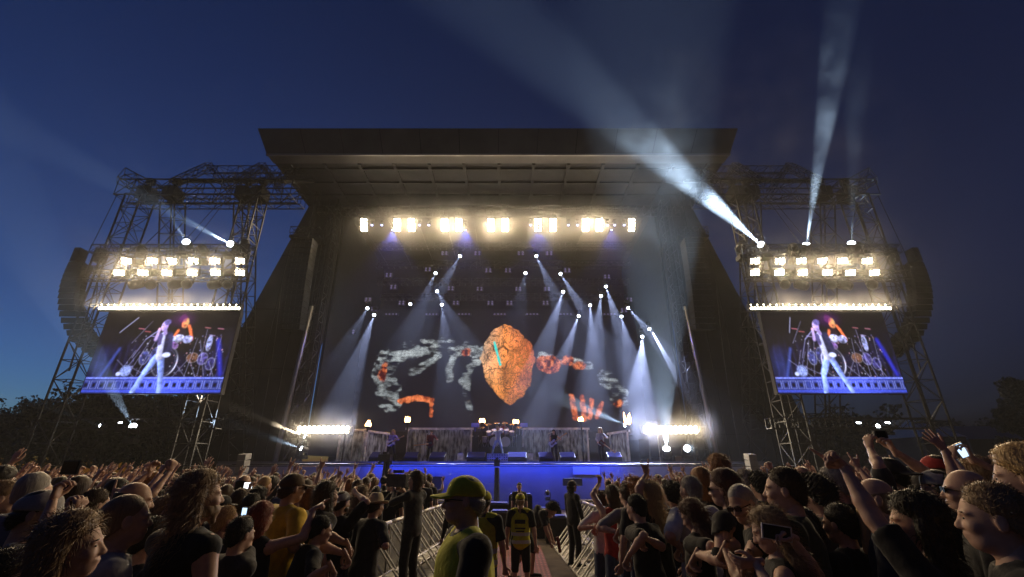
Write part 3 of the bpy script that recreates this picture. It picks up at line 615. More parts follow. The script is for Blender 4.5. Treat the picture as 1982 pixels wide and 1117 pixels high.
# floor lamps on and beside the stage
FL = [((1290, 868), 27.0, (1278, 640), 21.5, 3300, 19, 1.3, 'round blue white lamp on the right of the deck throwing a thick beam upward'), ((1330, 868), 27.4, (1400, 870), 20, 15, 40, 1.2, 'round pale lamp on the right of the deck beside the beam lamp'),
      ((583, 868), 27.2, (430, 815), 25, 110, 12, .8, 'small lamp below the left warm strip with a faint beam to the left'),
      ((1210, 822), 29, (1040, 752), 26.0, 700, 12, .9, 'small lamp by the right torch, grey beam going up left across the picture'),
      ((257, 825), 26, (200, 725), 21.5, 1500, 9, 1.2, 'brightest of the three ground lamps under the left screen with a blue beam'), ((194, 823), 30, (60, 778), 27, 130, 9, .75, 'leftmost ground lamp under the left screen with a faint long beam'), ((233, 818), 33, (233, 700), 31, 12, 9, .75, 'middle ground lamp under the left screen seen edge on'),
      ((1662, 818), 31, (1668, 700), 29, 170, 7, .9, 'left of the three ground lamps under the right screen with a faint vertical beam'), ((1700, 825), 30.5, (1760, 812), 28, 60, 9, .9, 'middle of the three ground lamps under the right screen'), ((1718, 818), 31, (1720, 700), 29, 260, 7, .9, 'right of the three ground lamps under the right screen with a straight blue beam'),
      ((590, 845), 27.5, (330, 740), 24, 500, 9, .7, 'small lamp beside the left warm strip with a dim brownish beam')]
for (s0, y0, e0, y1, pw, an, sc, lb) in FL:
    moving_head(*s0, y0, P(*e0, y1), lb, 'floor standing moving lamps', pw, an, sc, hang=False, blend=.4, col=(.55, .75, 1) if sc != .7 else (1, .8, .55))

# blue wash on the deck, the skirt and the wooden set, from the front truss and the rig
BW = [(-9, 27.5, 15), (-3.5, 27.5, 15), (2, 27.5, 15), (7.5, 27.5, 15)]
for k, (x, y, z) in enumerate(BW):
    moving_head(0, 0, 0, (x * .9, 29.5, 2.4), f'small blue wash lamp high over the stage front, {ORD[k]} from the left', 'blue wash lamps over the stage front', 11, 75, .5, M_blued, (.10, .14, 1), pt=(x, y + 1.6, z + 3.6))
for k, x in enumerate((-8.5, -2.8, 2.9, 8.6)):
    p = (x * .9 + CX, 22.6, 1.0)  # extra lamps added in the pit to turn the skirt blue
    moving_head(0, 0, 0, (x + CX, 26, 1.5), f'added blue wash lamp in the pit aimed at the stage front, {ORD[k]} from the left', 'added blue wash lamps in the pit', .6, 130, .5, M_blued, (.03, .07, 1), pt=p, hang=False, blend=1)

es = tag(MB().tube((CX - 14, 25.35, 2.22), (CX + 14, 25.35, 2.22), .035, 6).build('light_strip', M_cas, loc=(CX, 25.35, 2.2)), 'thin added edge light turning the stage front blue', 'strip light')
light('AREA', 'lamp', (CX, 25.40, 2.17), (CX, 26, 1.75), 105, (.02, .06, 1), (14.0, .06), parent=es)  # strip added so the skirt is bluer towards its top
# ------------------------------------------------------------------ the set on the deck
mw = mat('weathered_planks', (.27, .29, .30), .8, noise=.6, bump=.6, nsc=3)
t = mw.node_tree; tc = t.nodes.new('ShaderNodeTexCoord'); mp = t.nodes.new('ShaderNodeMapping'); mp.inputs['Scale'].default_value = (3.4, 3.4, 1.1)
nz = t.nodes.new('ShaderNodeTexNoise'); nz.inputs['Scale'].default_value = 1.6; nz.inputs['Detail'].default_value = 8
rp = t.nodes.new('ShaderNodeValToRGB'); rp.color_ramp.elements[0].position = .36; rp.color_ramp.elements[0].color = (.03, .034, .04, 1); rp.color_ramp.elements[1].position = .68; rp.color_ramp.elements[1].color = (.52, .60, .64, 1)
t.links.new(tc.outputs['Object'], mp.inputs[0]); t.links.new(mp.outputs[0], nz.inputs[0]); t.links.new(nz.outputs[0], rp.inputs[0]); t.links.new(rp.outputs[0], t.nodes['Principled BSDF'].inputs['Base Color'])
mtrim = mat('pale_trim', (.55, .56, .58), .6, noise=.4, nsc=4)
def plankwall(x0, x1, y0, y1, ztop0, ztop1, label):
    a = Vector((x0, y0, ZD)); b_ = Vector((x1, y1, ZD)); root = empty('plank_wall', (a + b_) / 2, label, 'set wall', 'weathered plank walls on the stage')
    d = (b_ - a); n = max(3, int(d.length / .28)); mb = MB()
    for k in range(n):
        p0 = a + d * (k / n); p1 = a + d * ((k + .93) / n); zt = ztop0 + (ztop1 - ztop0) * (k + .5) / n; off = Vector((0, random.uniform(-.03, .03), 0))
        mb.prism([p0 + off, p1 + off, Vector((p1.x, p1.y, zt)) + off, Vector((p0.x, p0.y, zt)) + off], (0, .05, 0))
    mb.build('planks', mw, root)
    mb = MB(); mb.tube(Vector((a.x - .15, a.y - .1, ztop0 + .06)), Vector((b_.x + .15, b_.y - .1, ztop1 + .06)), .09, 4)
    mb.build('top_rail', mtrim, root)
    mb = MB()
    for p, zt in ((a, ztop0), (b_, ztop1)): mb.tube(p + Vector((0, -.1, 0)), Vector((p.x, p.y - .1, zt)), .07, 4)
    mb.build('post', mtrim, root)
Yw = 30.5
zt = P(991, 832, Yw).z; L0 = P(790, 832, Yw).x; L1 = P(913, 832, Yw).x; R0 = P(1012, 832, Yw).x; R1 = P(1136, 832, Yw).x
plankwall(L0, L1, Yw, Yw, zt, zt, 'wide weathered plank wall on the stage left of the drum kit')
plankwall(R0, R1, Yw, Yw, zt, zt, 'wide weathered plank wall on the stage right of the drum kit')
plankwall(P(713, 838, 28.6).x, P(749, 843, 29.8).x, 28.4, 29.9, P(713, 836, 28.4).z, P(749, 842, 29.9).z, 'narrow slanting plank wall at the left end of the set behind the guitarist')
plankwall(P(1180, 843, 29.9).x, P(1213, 836, 28.4).x, 29.9, 28.4, P(1180, 842, 29.9).z, P(1213, 836, 28.4).z, 'narrow slanting plank wall at the right end of the set behind the blond guitarist')
plankwall(P(660, 840, 29).x, P(706, 840, 29).x, 29, 29, zt - .2, zt - .2, 'dark plank wall at the far left of the set beside the warm strip')
rr = tag(MB().box(((L0 + R1) / 2, 32.3, ZD + .95), (R1 - L0 + 3.5, 3.0, 1.9)).build('riser', M_black, loc=(CX, 32.3, ZD)), 'black raised walkway behind the plank walls', 'platform')
# torches
mfl = emit('flame', (1, .52, .16), 26)
for k, (x, y, s_, lb) in enumerate(((711, 826, 1, 'at the far left of the set'), (789, 818, 1, 'at the left end of the left plank wall'), (933, 818, .9, 'just left of the drum kit'), (998, 820, .7, 'just right of the drum kit'), (1125, 816, .8, 'at the right end of the right plank wall'), (1214, 822, 1.9, 'at the far right with the tallest flame'))):
    Y = 28.3 if k in (0, 5) else 30.2
    p = P(x, y + 4, Y); rt = empty('torch', (p.x, Y, ZD), 'flaming torch on a post ' + lb, 'torch', 'flaming torches along the set')
    MB().tube((p.x, Y, ZD), p, .05, 6).build('post', M_black, rt); MB().lathe(p, (0, 0, 1), [(0, .06), (.12, .16), (.15, .16)], 10).build('bowl', M_black, rt)
    mb = MB(); rr_ = random.Random(k)
    for j in range(7):
        a = Vector((rr_.uniform(-.13, .13), rr_.uniform(-.1, .1), 0)); h = rr_.uniform(.18, .42) * s_; r_ = rr_.uniform(.05, .09); c = p + a + Vector((0, 0, .12)); pr = []
        for i in range(6): pr.append((h * i / 5, r_ * math.sin(math.pi * (.18 + .8 * i / 5)) + .004))
        mb.lathe(c, (rr_.uniform(-.25, .45), 0, 1), pr, 6)
    mb.build('flame', mfl, rt, smooth=True)
    light('POINT', 'glow', p + Vector((0, -.25, .4)), p, 26 * s_, (1, .55, .22), .12, parent=rt)
# monitor wedges along the front edge: tops tinted blue for the blue stage light, dark fronts
mwt = mat('wedge_grille', (.02, .02, .06), 1, noise=.3, nsc=30, spec=0)
for k, (x0, x1) in enumerate(((716, 734), (783, 809), (832, 861), (904, 939), (983, 1019), (1043, 1070), (1084, 1113), (1176, 1203))):
    Y = 26.8; a = P(x0, 893, Y).x; b_ = P(x1, 893, Y).x; h = .5
    rt = empty('monitor_wedge', ((a + b_) / 2, Y, ZD), f'blue lit stage monitor wedge at the front edge, {ORD[k]} from the left of eight', 'stage monitor', 'stage monitor wedges')
    MB().prism([(a, Y - .3, ZD), (a, Y + .45, ZD), (a, Y + .45, ZD + h), (a, Y + .25, ZD + h), (a, Y - .3, ZD + h * .45)], (b_ - a, 0, 0)).build('cabinet', M_cab, rt)
    MB().prism([(a + .03, Y - .31, ZD + h * .47), (a + .03, Y + .235, ZD + h + .012), (b_ - .03, Y + .235, ZD + h + .012), (b_ - .03, Y - .31, ZD + h * .47)], (0, -.012, .012)).build('grille', mwt, rt)
# pierced riser box in the middle where the singer stands
rt = empty('riser_box', (P(963, 893, 26.5).x, 26.5, ZD), 'small pierced metal riser box at the centre of the stage front edge', 'platform')
bx0, bx1 = P(942, 893, 26.3).x, P(983, 893, 26.3).x
mb = MB().box(((bx0 + bx1) / 2, 26.75, ZD + .21), (bx1 - bx0, .8, .42)); mb.build('box', mat('zinc_sheet', (.4, .41, .44), .4, .5, noise=.2), rt)
mb = MB()
for i in range(9):
    for j in range(3):
        if (i * 3 + j) % 7 != 5: mb.tube((bx0 + (bx1 - bx0) * (i + .5) / 9, 26.345, ZD + .1 + j * .12), (bx0 + (bx1 - bx0) * (i + .5) / 9, 26.33, ZD + .1 + j * .12), .03, 8)
mb.build('holes', M_black, rt)
# drum kit behind the singer
dp = Vector((P(968, 880, 30.2).x, 30.2, ZD + .9))
rt = empty('drum_kit', dp, 'sparkling drum kit with cymbals in the dark alcove behind the singer', 'drum kit')
MB().box(dp + Vector((0, .5, -.45)), (3.0, 2.2, .9)).build('drum_riser', M_black, rt)
mdr = mat('drum_shell', (.35, .36, .6), .25, .3, noise=.4, nsc=15); mhd = mat('drum_head', (.6, .6, .65), .5); mcy = mat('cymbal', (.6, .45, .25), .25, .9)
def drum(c, ax, r_, h):
    MB().lathe(dp + Vector(c), ax, [(0, r_), (h, r_)], 18).build('drum', mdr, rt, smooth=False)
    MB().lathe(dp + Vector(c) + Vector(ax).normalized() * h, ax, [(0, r_ * 1.05), (.03, r_ * 1.05)], 18).build('drum_head', mhd, rt)
drum((-.35, -.1, .3), (0, -1, 0), .3, .4); drum((.35, -.1, .3), (0, -1, 0), .3, .4)
for k, (x, z) in enumerate(((-.75, .75), (-.4, .85), (0, .9), (.4, .85), (.75, .75))): drum((x, .1, z), (0, -.5, 1), .16, .22)
drum((-1.05, .2, .3), (0, -.1, 1), .2, .35); drum((1.05, .2, .3), (0, -.1, 1), .2, .35)
for x, y, z in ((-1.25, .2, 1.25), (-.8, .3, 1.45), (-.3, .4, 1.55), (.3, .4, 1.55), (.8, .3, 1.45), (1.25, .2, 1.25)):
    mb = MB(); mb.tube(dp + Vector((x, y, 0)), dp + Vector((x, y, z)), .018, 5); mb.tube(dp + Vector((x, y, .5)), dp + Vector((x - .2, y, 0)), .015, 5); mb.tube(dp + Vector((x, y, .5)), dp + Vector((x + .2, y, 0)), .015, 5); mb.build('stand', M_alu, rt)
    MB().lathe(dp + Vector((x, y, z)), (0, -.35, 1), [(-.02, .24), (0, .2), (.03, .05)], 16).build('cymbal', mcy, rt, smooth=True)
# microphones, side pipe stands, dark backline boxes
for k, (x, Y, lb) in enumerate(((822, 27.0, 'left guitarist in the waistcoat'), (1062, 27.0, 'bass player'), (679, 28.2, 'warm strip at the far left'), (1278, 28.2, 'warm strip at the right'))):
    p = P(x, 892, Y); p.z = ZD; h = 1.5 if k < 2 else 1.7; mb = MB(); mb.tube(p, p + Vector((0, 0, h)), .018, 5); mb.lathe(p, (0, 0, 1), [(0, .16), (.03, .14)], 10)
    if k < 2: mb.tube(p + Vector((0, 0, h)), p + Vector((.25, -.1, h + .1)), .03, 6); lb2 = 'microphone stand in front of the ' + lb
    else: mb.tube(p + Vector((-.7, 0, h)), p + Vector((.0, 0, h)), .03, 5); mb.box(p + Vector((0, -.05, 1.0)), (.05, .03, .9)); lb2 = 'thin shiny pipe stand beside the ' + lb
    tag(mb.build('microphone_stand' if k < 2 else 'pipe_stand', M_alu, loc=p), lb2, 'stand')
for x, w_, h_, lb in ((893, .7, .45, 'right of the third monitor wedge'), (1030, .7, .45, 'right of the singer, open at the front')):
    p = P(x, 893, 26.9); p.z = ZD; rt = empty('guitar_pedal_case', p, 'small pale pedal case on the stage edge ' + lb, 'case')
    MB().box(p + Vector((0, 0, .05)), (.8, .5, .1)).build('tray', mtrim, rt); MB().box(p + Vector((-.1, .25, .25)), (.35, .05, .4), Matrix.Rotation(R(-15), 3, 'X')).build('lid', mtrim, rt)
for k, (x0, x1, y0, Y) in enumerate(((738, 762, 850, 30.8), (1140, 1160, 850, 30.8), (1000, 1011, 843, 29.8), (915, 926, 845, 29.8))):
    a = P(x0, 880, Y).x; b_ = P(x1, 880, Y).x; zt_ = P(991, y0, Y).z; rt = empty('equipment_case', ((a + b_) / 2, Y, ZD), f'dark blue lit equipment case on the stage, {["behind the guitarist with the white guitar","left of the blond guitarist","right of the drum kit","left of the drum kit"][k]}', 'case')
    MB().box(((a + b_) / 2, Y, (ZD + zt_) / 2), (b_ - a, .7, zt_ - ZD)).build('body', M_cab, rt)
    mb = MB()
    for x in (a, b_):
        for z in (ZD + .02, zt_): mb.box((x, Y - .36, z), (.07, .06, .07))
    mb.build('corner_cap', M_alu, rt)
for x, lb in ((920, 'left'), (1014, 'right')):
    p = P(x, 823, 31); MB_ = MB().box(p, (.5, .4, .25)).tube(p, Vector((p.x, 31, ZD + 1.9)), .03, 5); tag(MB_.build('blue_monitor', mat('blue_cloth', (.03, .05, .6), .5), loc=p), f'small blue box on a post {lb} of the drum alcove', 'box')
# edge cables and pit lamps
tag(MB().box((P(840, 915, 25.6).x, 25.6, 1.3), (1.0, .3, .6)).tube((P(840, 915, 25.6).x, 25.6, 0), (P(840, 915, 25.6).x, 25.6, 1.2), .05).build('prompt_box', M_cas, loc=(P(840, 915, 25.6).x, 25.6, 0)), 'dark prompt box on a stand against the stage front, left of centre', 'box')
tag(MB().box((P(1107, 915, 25.2).x, 25.2, 1.35), (1.0, .3, .35)).tube((P(1107, 915, 25.2).x, 25.2, 0), (P(1107, 915, 25.2).x, 25.2, 1.3), .05).build('prompt_box', M_cas, loc=(P(1107, 915, 25.2).x, 25.2, 0)), 'dark flat prompt box on a stand against the stage front, right of centre', 'box')
# ------------------------------------------------------------------ people: smooth-blended tapered limbs turned into one surface
def surface(fn, lo, hi, h):
    """surface nets of fn(x, y, z) < 0 on a grid"""
    lo = np.array(lo, float); hi = np.array(hi, float); n = np.ceil((hi - lo) / h).astype(int) + 1
    ax = [lo[i] + np.arange(n[i]) * h for i in range(3)]
    X, Y, Z = np.meshgrid(*ax, indexing='ij')
    f = fn(X, Y, Z).astype(np.float32); s = f < 0
    nx, ny, nz = n
    acc = np.zeros((nx - 1, ny - 1, nz - 1, 3), np.float32); cnt = np.zeros((nx - 1, ny - 1, nz - 1), np.float32)
    cor = [(i, j, k) for i in (0, 1) for j in (0, 1) for k in (0, 1)]
    sl = lambda c: (slice(c[0], nx - 1 + c[0]), slice(c[1], ny - 1 + c[1]), slice(c[2], nz - 1 + c[2]))
    for a in cor:
        for d in range(3):
            if a[d]: continue
            b = list(a); b[d] = 1
            fa, fb = f[sl(a)], f[sl(b)]; m = (fa < 0) != (fb < 0)
            t = np.where(m, fa / np.where(m, fa - fb, 1), 0)
            p = np.array(a, np.float32) + np.zeros(m.shape + (3,), np.float32); p[..., d] += t
            acc += p * m[..., None]; cnt += m
    act = cnt > 0; idx = -np.ones(act.shape, np.int64); ii = np.argwhere(act); idx[act] = np.arange(len(ii))
    V = (acc[act] / cnt[act][:, None] + ii) * h + lo
    Fs = []
    for d in range(3):
        e = [slice(1, -1)] * 3; e[d] = slice(0, -1)
        e2 = list(e); e2[d] = slice(1, None)
        # edges along d between interior grid points
        A = s[tuple(e)]; B = s[tuple(e2)]; m = A != B; q = np.argwhere(m)
        if not len(q): continue
        fl = A[m]; o = q + 1; o[:, d] -= 1
        u, v = [(1, 2), (2, 0), (0, 1)][d]
        def g(du, dv):
            c = o.copy(); c[:, u] -= du; c[:, v] -= dv; return idx[c[:, 0], c[:, 1], c[:, 2]]
        Q = np.stack([g(1, 1), g(0, 1), g(0, 0), g(1, 0)], 1); Q[~fl] = Q[~fl][:, ::-1]
        Fs.append(Q)
    F = np.concatenate(Fs); F = F[(F >= 0).all(1)]
    return V, F
def smin(a, b, k):
    h = np.clip(.5 + .5 * (b - a) / k, 0, 1); return b * (1 - h) + a * h - k * h * (1 - h)
def cone(X, Y, Z, a, b, ra, rb, sx=1.0):
    a = np.asarray(a, float); b = np.asarray(b, float); d = b - a; L = (d * d).sum() + 1e-9
    t = np.clip(((X - a[0]) * d[0] + (Y - a[1]) * d[1] + (Z - a[2]) * d[2]) / L, 0, 1)
    return np.sqrt((X - a[0] - t * d[0]) ** 2 + (Y - a[1] - t * d[1]) ** 2 + (Z - a[2] - t * d[2]) ** 2) - (ra + (rb - ra) * t)
def ell(X, Y, Z, c, r):
    q = np.sqrt(((X - c[0]) / r[0]) ** 2 + ((Y - c[1]) / r[1]) ** 2 + ((Z - c[2]) / r[2]) ** 2)
    return (q - 1) * (min(r) if all(isinstance(v, (int, float)) for v in r) else r[0])
class Mesh:
    def __init__(s, V, F): s.V = V; s.F = F
    def xf(s, M3, t, mirror=False):
        V = s.V.copy(); F = s.F
        if mirror: V[:, 0] *= -1; F = F[:, ::-1]
        return Mesh(V @ np.array(M3).T + np.array(t), F)
def join(ms):
    V = []; F = []; b = 0
    for m in ms: V.append(m.V); F.append(m.F + b); b += len(m.V)
    return np.concatenate(V), np.concatenate(F)

# --- hands: wrist at origin, fingers along +z, palm faces +y, thumb on +x
def make_hand(curl, thumb, spread=.0, h=.0045, thick=1.0):
    """curl: four bends 0..1 from index to little finger"""
    segs = [((0, 0, -.03), (0, 0, .012), .025, .024), ((-.012, 0, .02), (-.02, 0, .075), .017, .015), ((.014, 0, .02), (.022, 0, .075), .018, .015), ((0, 0, .02), (0, 0, .078), .018, .015)]
    fing = []
    for k, (x, L, c) in enumerate(zip((.030, .010, -.011, -.030), (.078, .086, .080, .062), curl)):
        p = np.array([x, 0, .078 - abs(x) * .25]); a = 0.0; ang = (x / .03) * (.10 + spread)
        for j, fr in enumerate((.45, .31, .24)):
            a += c * (1.45, 1.65, 1.1)[j]
            dirv = np.array([math.sin(ang) * math.cos(a), math.sin(a), math.cos(a) * math.cos(ang)])
            q = p + dirv * L * fr; r0 = (.0105, .0092, .0082)[j] * thick; r1 = (.0092, .0082, .0068)[j] * thick
            fing.append((p, q, r0, r1)); p = q
    tp = np.array([.024, .006, .018])
    if thumb == 'out': tj = [tp, tp + (.028, .008, .024), tp + (.046, .010, .052), tp + (.052, .010, .074)]
    elif thumb == 'in': tj = [tp, tp + (.016, .022, .026), tp + (-.004, .040, .046), tp + (-.026, .042, .052)]
    else: tj = [tp, tp + (.022, .016, .026), tp + (.026, .028, .052), tp + (.018, .034, .072)]
    th = [(tj[0], tj[1], .0135 * thick, .0115 * thick), (tj[1], tj[2], .0112 * thick, .0095 * thick), (tj[2], tj[3], .0095 * thick, .0075 * thick)]
    def fn(X, Y, Z):
        f = None
        for a, b, r0, r1 in segs:
            d = cone(X, Y * 1.25, Z, a, b, r0, r1); f = d if f is None else smin(f, d, .012)
        g = None
        for a, b, r0, r1 in fing:
            d = cone(X, Y, Z, a, b, r0, r1); g = d if g is None else np.minimum(g, d)
        f = smin(f, g, .005)
        for a, b, r0, r1 in th: f = smin(f, cone(X, Y, Z, a, b, r0, r1), .006)
        return f
    return Mesh(*surface(fn, (-.075, -.05, -.05), (.10, .11, .185), h))
HAND = {'open': make_hand((.10, .06, .08, .14), 'out', .12), 'relax': make_hand((.30, .36, .40, .42), 'mid'), 'fist': make_hand((1, 1, 1, 1), 'in'),
        'horns': make_hand((.04, 1, 1, .04), 'in', .10), 'point': make_hand((.02, .95, 1, 1), 'in'), 'grip': make_hand((.52, .55, .55, .55), 'mid')}
HANDL = {'open': make_hand((.10, .06, .08, .14), 'out', .15, .0075, 1.2), 'fist': make_hand((1, 1, 1, 1), 'in', 0, .009, 1.2), 'horns': make_hand((.04, 1, 1, .04), 'in', .12, .0075, 1.2),
         'point': make_hand((.02, .95, 1, 1), 'in', 0, .0075, 1.2), 'relax': make_hand((.3, .36, .4, .42), 'mid', 0, .009, 1.2), 'grip': make_hand((.52, .55, .55, .55), 'mid', 0, .009, 1.2)}

# --- heads: centre of skull at origin, face towards +y, 0.24 m tall
def head_sdf(X, Y, Z, jaw=1.0, beardy=0):
    f = ell(X, Y, Z, (0, -.012, .035), (.077, .098, .092))
    f = smin(f, ell(X, Y, Z, (0, .022, -.02), (.062, .078, .085)), .03)
    f = smin(f, ell(X, Y, Z, (0, .045, -.088), (.040 * jaw, .040, .030)), .035)
    for s in (-1, 1):
        f = smin(f, ell(X, Y, Z, (s * .036, .070, -.028), (.022, .022, .02)), .02)          # cheekbone
        f = np.maximum(f, -(ell(X, Y, Z, (s * .031, .106, .004), (.020, .016, .011)) + 0)) if False else smin(f, ell(X, Y, Z, (s * .030, .082, .020), (.024, .014, .008)), .012)
        f = -smin(-f, ell(X, Y, Z, (s * .031, .104, .002), (.017, .016, .010)), .008)         # socket
        f = smin(f, ell(X, Y, Z, (s * .031, .082, .001), (.013, .012, .011)), .003)          # eyeball
        e = ell(X, Y, Z, (s * .080, -.008, -.004), (.010, .020, .034)); e = -smin(-e, ell(X, Y, Z, (s * .093, .000, .000), (.008, .012, .020)), .004)
        f = smin(f, e, .008)
    f = smin(f, cone(X, Y, Z, (0, .090, .012), (0, .112, -.030), .008, .0115), .010)
    f = smin(f, ell(X, Y, Z, (0, .104, -.034), (.019, .012, .009)), .008)
    f = smin(f, ell(X, Y, Z, (0, .090, -.058), (.025, .014, .0065)), .005); f = smin(f, ell(X, Y, Z, (0, .088, -.070), (.021, .013, .0065)), .005)
    f = smin(f, cone(X, Y, Z, (0, -.028, -.03), (0, -.036, -.17), .056, .060), .03)
    return f
HB = ((-.115, -.15, -.19), (.115, .15, .15))
HEAD = {'m': Mesh(*surface(lambda X, Y, Z: head_sdf(X, Y, Z, 1.15), *HB, .0062)), 'f': Mesh(*surface(lambda X, Y, Z: head_sdf(X * 1.04, Y, Z, .9), *HB, .0062))}
HEADL = Mesh(*surface(lambda X, Y, Z: head_sdf(X, Y, Z, 1.05), *HB, .014))

def lump(X, Y, Z, s, seed):
    r = np.random.default_rng(seed); f = 0
    for k in range(5):
        d = r.normal(size=3); d /= np.linalg.norm(d); f = f + np.sin((X * d[0] + Y * d[1] + Z * d[2]) * s * (1 + .35 * k) + r.random() * 6)
    return f / 5
def make_hair(kind, h=.0072, seed=0, capped=False):
    """hair volume in head space"""
    def fn(X, Y, Z):
        th = {'short': .012, 'buzz': .004, 'bald': .0035, 'curly': .034, 'long': .020, 'pony': .013, 'bob': .026, 'messy': .028}[kind]
        f = ell(X, Y, Z, (0, -.018, .040), (.079, .099, .093))
        # hairline: keep what lies behind / above the face plane
        line = (Y - .062) * .8 - (Z - .060) * .9 + .010 * lump(X, Y, Z, 60, seed + 31) * (kind != 'buzz') if kind not in ('bald',) else (Z - .035) * 1.0 + (Y - .02) * .25
        f = f - th * (.22 + .78 * np.clip(-line / .045, 0, 1)) if kind != 'bald' else f - th
        f = np.maximum(f, line) if kind != 'bald' else np.maximum(np.maximum(f, line), -(Z + .06) - .0)
        back = ell(X, Y, Z, (0, -.045, -.02), (.073 + th * .8, .070 + th, .085)); back = np.maximum(back, Y - .012)
        f = smin(f, np.maximum(back, line), .015)
        amp = {'short': .0028, 'buzz': .001, 'bald': .001, 'curly': .012, 'long': .0045, 'pony': .003, 'bob': .004, 'messy': .0075}[kind]
        if kind in ('long', 'messy'):
            w_ = .075 if kind == 'long' else .09
            for s_ in (-1, 1): f = smin(f, cone(X, Y * .8, Z, (s_ * w_, -.015, .0), (s_ * (w_ + .02), -.045, -.21), .030, .034), .03)
            f = smin(f, cone(X * .62, Y, Z, (0, -.07, -.03), (0, -.095, -.30), .052, .050), .03)
            f = smin(f, cone(X * .62, Y, Z, (0.01, -.095, -.30), (.01, -.090, -.40), .046, .018), .03)
        if kind == 'bob':
            f = smin(f, cone(X * .75, Y, Z, (0, -.05, -.02), (0, -.055, -.13), .07, .066), .03)
        if kind == 'pony':
            f = smin(f, cone(X, Y, Z, (0, -.10, .04), (0, -.15, .0), .022, .026), .01); f = smin(f, cone(X, Y, Z, (0, -.15, .0), (0, -.125, -.22), .026, .012), .01)
        ang = np.arctan2(X, Y + .02); st = np.sin(ang * 34 + lump(X, Y, Z, 30, seed) * 2.5) * .6 + np.sin(ang * 57 + Z * 20) * .4
        f = f + amp * (lump(X, Y, Z, 110 if kind == 'curly' else 45, seed + 3) * 1.2 + (0 if kind == 'curly' else st * .55))
        if capped: f = np.where(Z > .012, np.maximum(f, ell(X, Y, Z, (0, -.014, .040), (.086, .106, .096))), f)
        if kind != 'bald' and kind != 'buzz': f = np.maximum(f, -(ell(X, Y, Z, (0, .062, -.032), (.064, .075, .088))))
        return f
    lo = (-.16, -.21, -.46 if kind in ('long', 'messy') else -.26) ; return Mesh(*surface(fn, lo, (.16, .13, .19), h))
HAIR = {k: make_hair(k, .0055, i) for i, k in enumerate(('short', 'buzz', 'bald', 'curly', 'long', 'pony', 'bob', 'messy'))}
HAIRL = {k: make_hair(k, .015, i + 20) for i, k in enumerate(('short', 'buzz', 'bald', 'curly', 'long', 'pony', 'bob', 'messy'))}
HAIRC = {}
def cap_sdf(X, Y, Z, back=False, hat=False):
    f = np.maximum(ell(X, Y + 0 * Z, Z, (0, -.014, .040), (.093, .115, .092 + .012 * np.clip((Y + .02) / .1, -1, 1))) + .0022 * lump(X, Y, Z, 40, 8), -(Z - .026 + .02 * (Y < 0) * 0))
    if hat:
        f = np.maximum(ell(X, Y, Z, (0, -.014, .05), (.090, .108, .125)), -(Z - .03)); f = np.maximum(f, Z - .155)
        q = np.hypot(X / .150, (Y + .014) / .175); b = np.maximum((q - 1) * .15, np.abs(Z - .034 - .02 * (np.abs(X) / .15) ** 2 * 1.5) - .0055); return smin(f, b, .006)
    s = -1 if back else 1
    b = np.maximum(ell(X, (Y + .014) * s, Z * 0, (0, .125, 0), (.074, .080, 1)), np.abs(Z - .036 + ((Y + .014) * s - .09) * .18 + X * X * 3.5) - .0055)
    b = np.maximum(b, -((Y + .014) * s - .055))
    return smin(f, b, .006)
CAP = {'cap': Mesh(*surface(lambda X, Y, Z: cap_sdf(X, Y, Z), (-.12, -.15, 0), (.12, .22, .17), .0065)), 'capback': Mesh(*surface(lambda X, Y, Z: cap_sdf(X, Y, Z, True), (-.12, -.24, 0), (.12, .15, .17), .0065)),
       'hat': Mesh(*surface(lambda X, Y, Z: cap_sdf(X, Y, Z, False, True), (-.18, -.22, 0), (.18, .2, .19), .0065)),
       'bandana': Mesh(*surface(lambda X, Y, Z: np.maximum(ell(X, Y, Z, (0, -.014, .040), (.093, .112, .10)), np.abs(Z - .045 - Y * .2) - .022), (-.12, -.15, 0), (.12, .15, .12), .0065))}
def beard_sdf(X, Y, Z, L):
    f = cone(X, Y, Z, (0, .062, -.085), (0, .075, -.10 - L), .042, .018 + .012 * (L > .1))
    f = smin(f, np.maximum(ell(X, Y, Z, (0, .035, -.065), (.070, .070, .050)), Z + .042), .02)
    return f + .004 * lump(X, Y, Z, 70, 5)
BEARD = {'beard': Mesh(*surface(lambda X, Y, Z: beard_sdf(X, Y, Z, .03), (-.1, -.05, -.22), (.1, .15, -.02), .007)), 'longbeard': Mesh(*surface(lambda X, Y, Z: beard_sdf(X, Y, Z, .20), (-.1, -.05, -.38), (.1, .17, -.02), .007))}

def rotm(yaw=0, pitch=0, roll=0):
    return np.array(Matrix.Rotation(yaw, 3, 'Z') @ Matrix.Rotation(pitch, 3, 'X') @ Matrix.Rotation(roll, 3, 'Y'))
def frame(axis, palm):
    """matrix whose z column is axis and y column close to palm"""
    z = np.array(axis, float); z /= np.linalg.norm(z); y = np.array(palm, float); y -= z * (y @ z)
    if np.linalg.norm(y) < .05: y = np.array([0, -1, .3]) - z * (np.array([0, -1, .3]) @ z)
    y /= np.linalg.norm(y); x = np.cross(y, z); return np.stack([x, y, z], 1)
def ik(s, t, l1, l2, pole):
    s = np.array(s, float); t = np.array(t, float); d = t - s; L = np.linalg.norm(d); mx = (l1 + l2) * .995
    if L > mx: t = s + d * mx / L; L = mx
    if L < .12: t = s + d / max(L, 1e-6) * .12; L = .12
    d = (t - s) / L; a = (l1 ** 2 - l2 ** 2 + L ** 2) / (2 * L); h = math.sqrt(max(0, l1 ** 2 - a ** 2))
    p = np.array(pole, float); p -= d * (p @ d); n = np.linalg.norm(p); p = p / n if n > 1e-3 else np.array([0, 0, -1.0])
    return s + d * a + p * h, t

